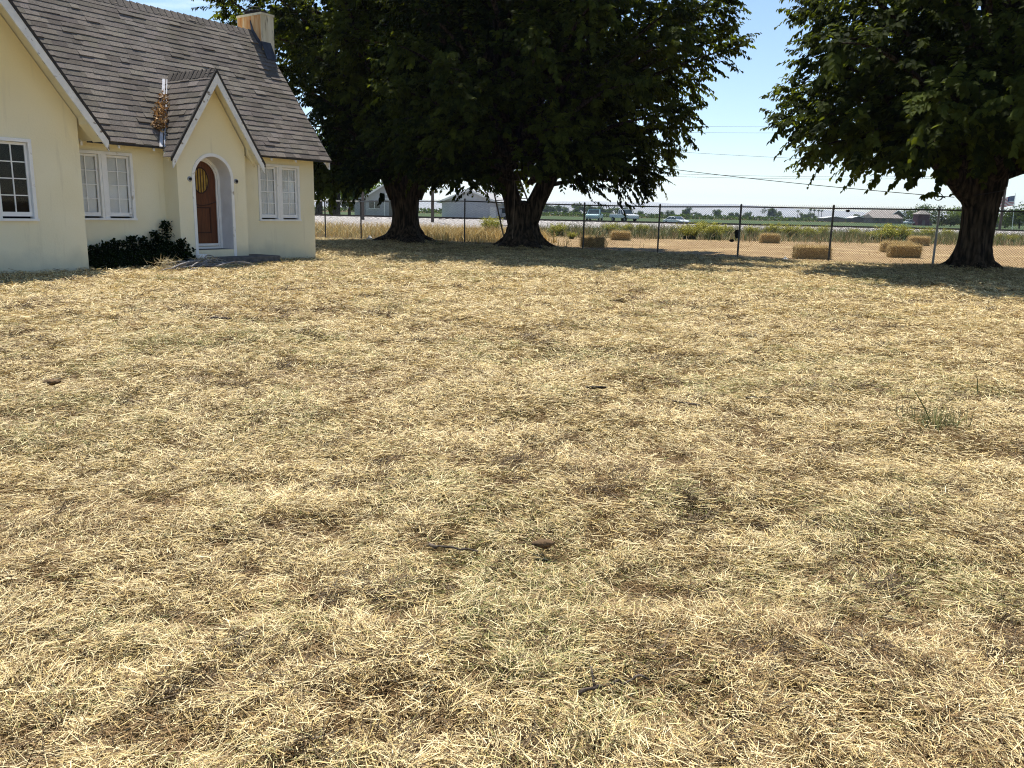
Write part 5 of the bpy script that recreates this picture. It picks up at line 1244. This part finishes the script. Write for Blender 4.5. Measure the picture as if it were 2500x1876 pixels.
for i, (px, h) in enumerate(FT):
    o = fp0[i] if i < 4 else copy_tree(fp0[i % 4]); Y = 720 + (i * 37) % 130; p = D(px, 520, Y); o.location = (p[0], Y, 0); s = h * 1.12 / 9; o.scale = (s * 1.05, s, s); o.rotation_euler = (0, 0, i * 1.1); o['label'] = 'small hazy tree on the horizon beyond the orchard'
# palms
for i, px in enumerate((1948, 1978, 1988, 1998, 2006)):
    Y = 780; p = D(px, 520, Y); t = thing('palm_tree', 'tiny far palm on the horizon', 'palm tree', (p[0], Y, 0), 0, 'palms on the horizon'); H = 8.5 + (i * 1.7) % 2
    mb = MB(); mb.tube([(0, 0, 0), (0.1, 0, H)], [.3, .2], 5); mb.build('trunk', MT['bark'], t)
    R = np.random.default_rng(i); n = 60; V, Q, Cc = leaves(np.tile((0.1, 0, H), (n, 1)), R.normal(0, 1, (n, 3)) * np.array((1, 1, .5)), R.normal(0, .3, (n, 3)) + np.array((0, 0, 1)), R.uniform(1.2, 2.2, n), R.uniform(.3, .5, n), np.array([DG]) * R.uniform(.7, 1.3, (n, 1))); np_mesh('fronds', V, Q, MT['leaf'], t, col=Cc)
# hills
xs = np.linspace(-9000, 9000, 220)
prof = 20 + 95 * fbm(xs * .0011 + 5, xs * 0 + 2, 8, 5) + 40 * np.exp(-((xs - 1500) / 1300) ** 2)
V = []; Q = []
for i, x in enumerate(xs): V += [(x, 5600, -2), (x, 6200, prof[i] * .55), (x, 6900, prof[i]), (x, 7600, -2)]
for i in range(len(xs) - 1):
    for k in range(3): Q.append((i * 4 + k, (i + 1) * 4 + k, (i + 1) * 4 + k + 1, i * 4 + k + 1))
tag(np_mesh('hills', V, Q, MT['hill'], smooth=True), 'faint blue hills on the horizon', 'hills', kind='structure')
# air
HAZE = True
if HAZE:
    mb = MB(); mb.bb(-10500, 10500, -200, 7700, -3.5, 190)
    M = bpy.data.materials.new('haze'); M.use_nodes = True; N = M.node_tree.nodes; N.remove(N['Principled BSDF']); pv = N.new('ShaderNodeVolumePrincipled')
    pv.inputs['Color'].default_value = (.62, .78, 1.0, 1); pv.inputs['Density'].default_value = .0001; pv.inputs['Anisotropy'].default_value = .2
    M.node_tree.links.new(pv.outputs['Volume'], N['Material Output'].inputs['Volume'])
    tag(mb.build('haze', M), 'thin summer haze over the plain', 'haze', kind='stuff')

# ================================================================== mown dry grass on the lawn
def straw(n, dmin, dmax, seed):
    """cut straws lying on the lawn, density falling with distance; strips bent in the middle"""
    R = np.random.default_rng(seed)
    # sample distance with density ~ d^-1.35 over a widening wedge
    k = 2 - 1.5; u = R.random(n); d = (dmin ** k + u * (dmax ** k - dmin ** k)) ** (1 / k)
    half = d * .70 + 1.3; x = R.uniform(-1, 1, n) * half; y = np.sqrt(np.maximum(d * d - 0 * x, .01))
    hu = (x - HX) * math.cos(HTH) + (y - HY) * math.sin(HTH); hv = -(x - HX) * math.sin(HTH) + (y - HY) * math.cos(HTH)
    inside = ((hu < .02) & (hv > -.02) & (hv < 5)) | ((hu < WU + .02) & (hv > WV - .02) & (hv < 5)) | ((hu > -4.8) & (hu < -2.05) & (hv > -1.05) & (hv < 0))
    ok = (y < fence_y(x) + .1) & ~inside
    x, y, d = x[ok], y[ok], d[ok]; n = len(x)
    z = gz(x, y)
    cl = fbm(x * 1.3, y * 1.3, 51, 4); mound = .5 * fbm(x * 5.0, y * 5.0, 61, 3) + .5 * fbm(x * 13, y * 13, 63, 2); gr = .55 * fbm(x * .6, y * .6, 71, 3) + .45 * fbm(x * 2.4, y * 2.4, 73, 2); fine = fbm(x * 9, y * 9, 81, 2); br = fbm(x * .9 + 7, y * .9, 91, 3)
    keep = R.random(n) < np.clip(.55 + 2.4 * (mound - .36), .42, 1)
    x, y, d, z, cl, mound, gr, fine, br = [a[keep] for a in (x, y, d, z, cl, mound, gr, fine, br)]; n = len(x)
    wsc = np.clip(d / 4.2, .72, 4.0) ** .88; lsc = np.clip(d / 6.0, 1.0, 2.2)
    ang = 2 * math.pi * (fbm(x * 2.1, y * 2.1, 101, 2) * 2.2) + R.normal(0, 1.15, n)
    L = R.uniform(.014, .070, n) * lsc * np.where(R.random(n) < .05, 1.7, 1); Wd = R.uniform(.0008, .0019, n) * wsc
    stand = R.random(n) < (.16 + .22 * (fine > .55)); tilt = np.where(stand, R.uniform(.35, 1.25, n), np.abs(R.normal(0, .16, n)))
    dr = np.stack([np.cos(ang) * np.cos(tilt), np.sin(ang) * np.cos(tilt), np.sin(tilt)], 1)
    L = np.where(stand, L * .62, L)
    lift = R.random(n) ** 1.6 * (.012 + (.080) * np.clip((mound - .38) * 3.4, 0, 1)); lift = np.where(stand, -.004, lift)
    p = np.stack([x, y, z + lift + .004], 1)
    sv = np.cross(dr, np.stack([R.normal(0, .5, n), R.normal(0, .5, n), np.ones(n)], 1)); sv = unit(sv) * Wd[:, None]
    bent = (R.random(n) < .30) & (d < 9)
    bend = R.normal(0, .06, (n, 3)) * L[:, None]; bend[:, 2] = np.abs(bend[:, 2]) * .5
    a = p; m_ = p + dr * (L * .5)[:, None] + bend; e = p + dr * L[:, None]; e[:, 2] = np.maximum(e[:, 2], z + .002)
    V1 = np.stack([a - sv, a + sv, m_ - sv, m_ + sv, e - sv * .5, e + sv * .5], 1)[bent].reshape(-1, 3); n1 = int(bent.sum())
    V0 = np.stack([a - sv, a + sv, e + sv * .7, e - sv * .7], 1)[~bent].reshape(-1, 3); n0 = n - n1
    o = np.arange(n1)[:, None] * 6; o0 = np.arange(n0)[:, None] * 4 + 6 * n1
    V = np.concatenate([V1, V0]); Q = np.concatenate([o + np.array([[0, 1, 3, 2]]), o + np.array([[2, 3, 5, 4]]), o0 + np.array([[0, 1, 2, 3]])], 0)
    pale, gold, brown, green, grey = [np.array(c) for c in STRAWC]
    r = R.random(n)[:, None]; c = np.where(r < .44, pale, np.where(r < .72, gold, brown)) * R.uniform(.6, 1.2, n)[:, None]
    wg = np.clip((gr - .54) * 6, 0, 1) * .45 + .035; isg = (R.random(n) < np.where(stand, wg * 1.3, wg * .75))[:, None]; c = np.where(isg, np.where(R.random(n)[:, None] < .6, green, grey) * R.uniform(.7, 1.3, n)[:, None], c)
    wb = (np.clip((br - .58) * 3, 0, .2) + np.clip((.45 - mound) * 5, 0, .75) > R.random(n))[:, None]; c = np.where(wb, brown * R.uniform(.8, 1.5, n)[:, None], c)  # brown patches, plus brown in hollows that paints shade between mounds
    return V, Q, np.concatenate([np.repeat(c[bent], 6, 0), np.repeat(c[~bent], 4, 0)])
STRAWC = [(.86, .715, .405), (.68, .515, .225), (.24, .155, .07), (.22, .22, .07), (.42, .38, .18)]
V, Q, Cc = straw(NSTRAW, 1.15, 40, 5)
# small heaps of dark brown thatch
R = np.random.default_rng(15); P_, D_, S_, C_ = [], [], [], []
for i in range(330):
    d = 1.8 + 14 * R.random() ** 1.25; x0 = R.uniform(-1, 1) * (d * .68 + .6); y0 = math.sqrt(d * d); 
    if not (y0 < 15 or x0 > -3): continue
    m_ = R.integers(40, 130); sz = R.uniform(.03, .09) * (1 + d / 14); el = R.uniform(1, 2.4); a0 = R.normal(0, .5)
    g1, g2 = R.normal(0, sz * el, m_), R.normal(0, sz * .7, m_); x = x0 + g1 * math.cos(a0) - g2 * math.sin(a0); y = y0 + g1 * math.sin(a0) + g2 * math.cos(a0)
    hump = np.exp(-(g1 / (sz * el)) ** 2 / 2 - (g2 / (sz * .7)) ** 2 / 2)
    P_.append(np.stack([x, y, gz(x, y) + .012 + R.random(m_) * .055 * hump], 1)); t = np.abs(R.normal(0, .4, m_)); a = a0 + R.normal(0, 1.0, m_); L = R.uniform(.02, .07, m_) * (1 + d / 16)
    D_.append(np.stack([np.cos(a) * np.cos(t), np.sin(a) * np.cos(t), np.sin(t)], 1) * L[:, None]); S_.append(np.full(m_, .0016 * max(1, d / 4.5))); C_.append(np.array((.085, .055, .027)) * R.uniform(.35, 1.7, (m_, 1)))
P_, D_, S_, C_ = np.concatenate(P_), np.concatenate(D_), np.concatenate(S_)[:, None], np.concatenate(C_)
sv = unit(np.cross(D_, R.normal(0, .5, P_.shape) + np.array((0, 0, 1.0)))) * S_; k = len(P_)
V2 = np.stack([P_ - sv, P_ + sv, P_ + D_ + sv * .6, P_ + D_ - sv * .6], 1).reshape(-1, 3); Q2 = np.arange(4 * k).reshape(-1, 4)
tag(np_mesh('thatch', V2, Q2, MT['straw'], col=np.repeat(C_, 4, 0)), 'small dark heaps of thatch scattered over the lawn', 'thatch', kind='stuff')
print('straws', len(Q) // 2)
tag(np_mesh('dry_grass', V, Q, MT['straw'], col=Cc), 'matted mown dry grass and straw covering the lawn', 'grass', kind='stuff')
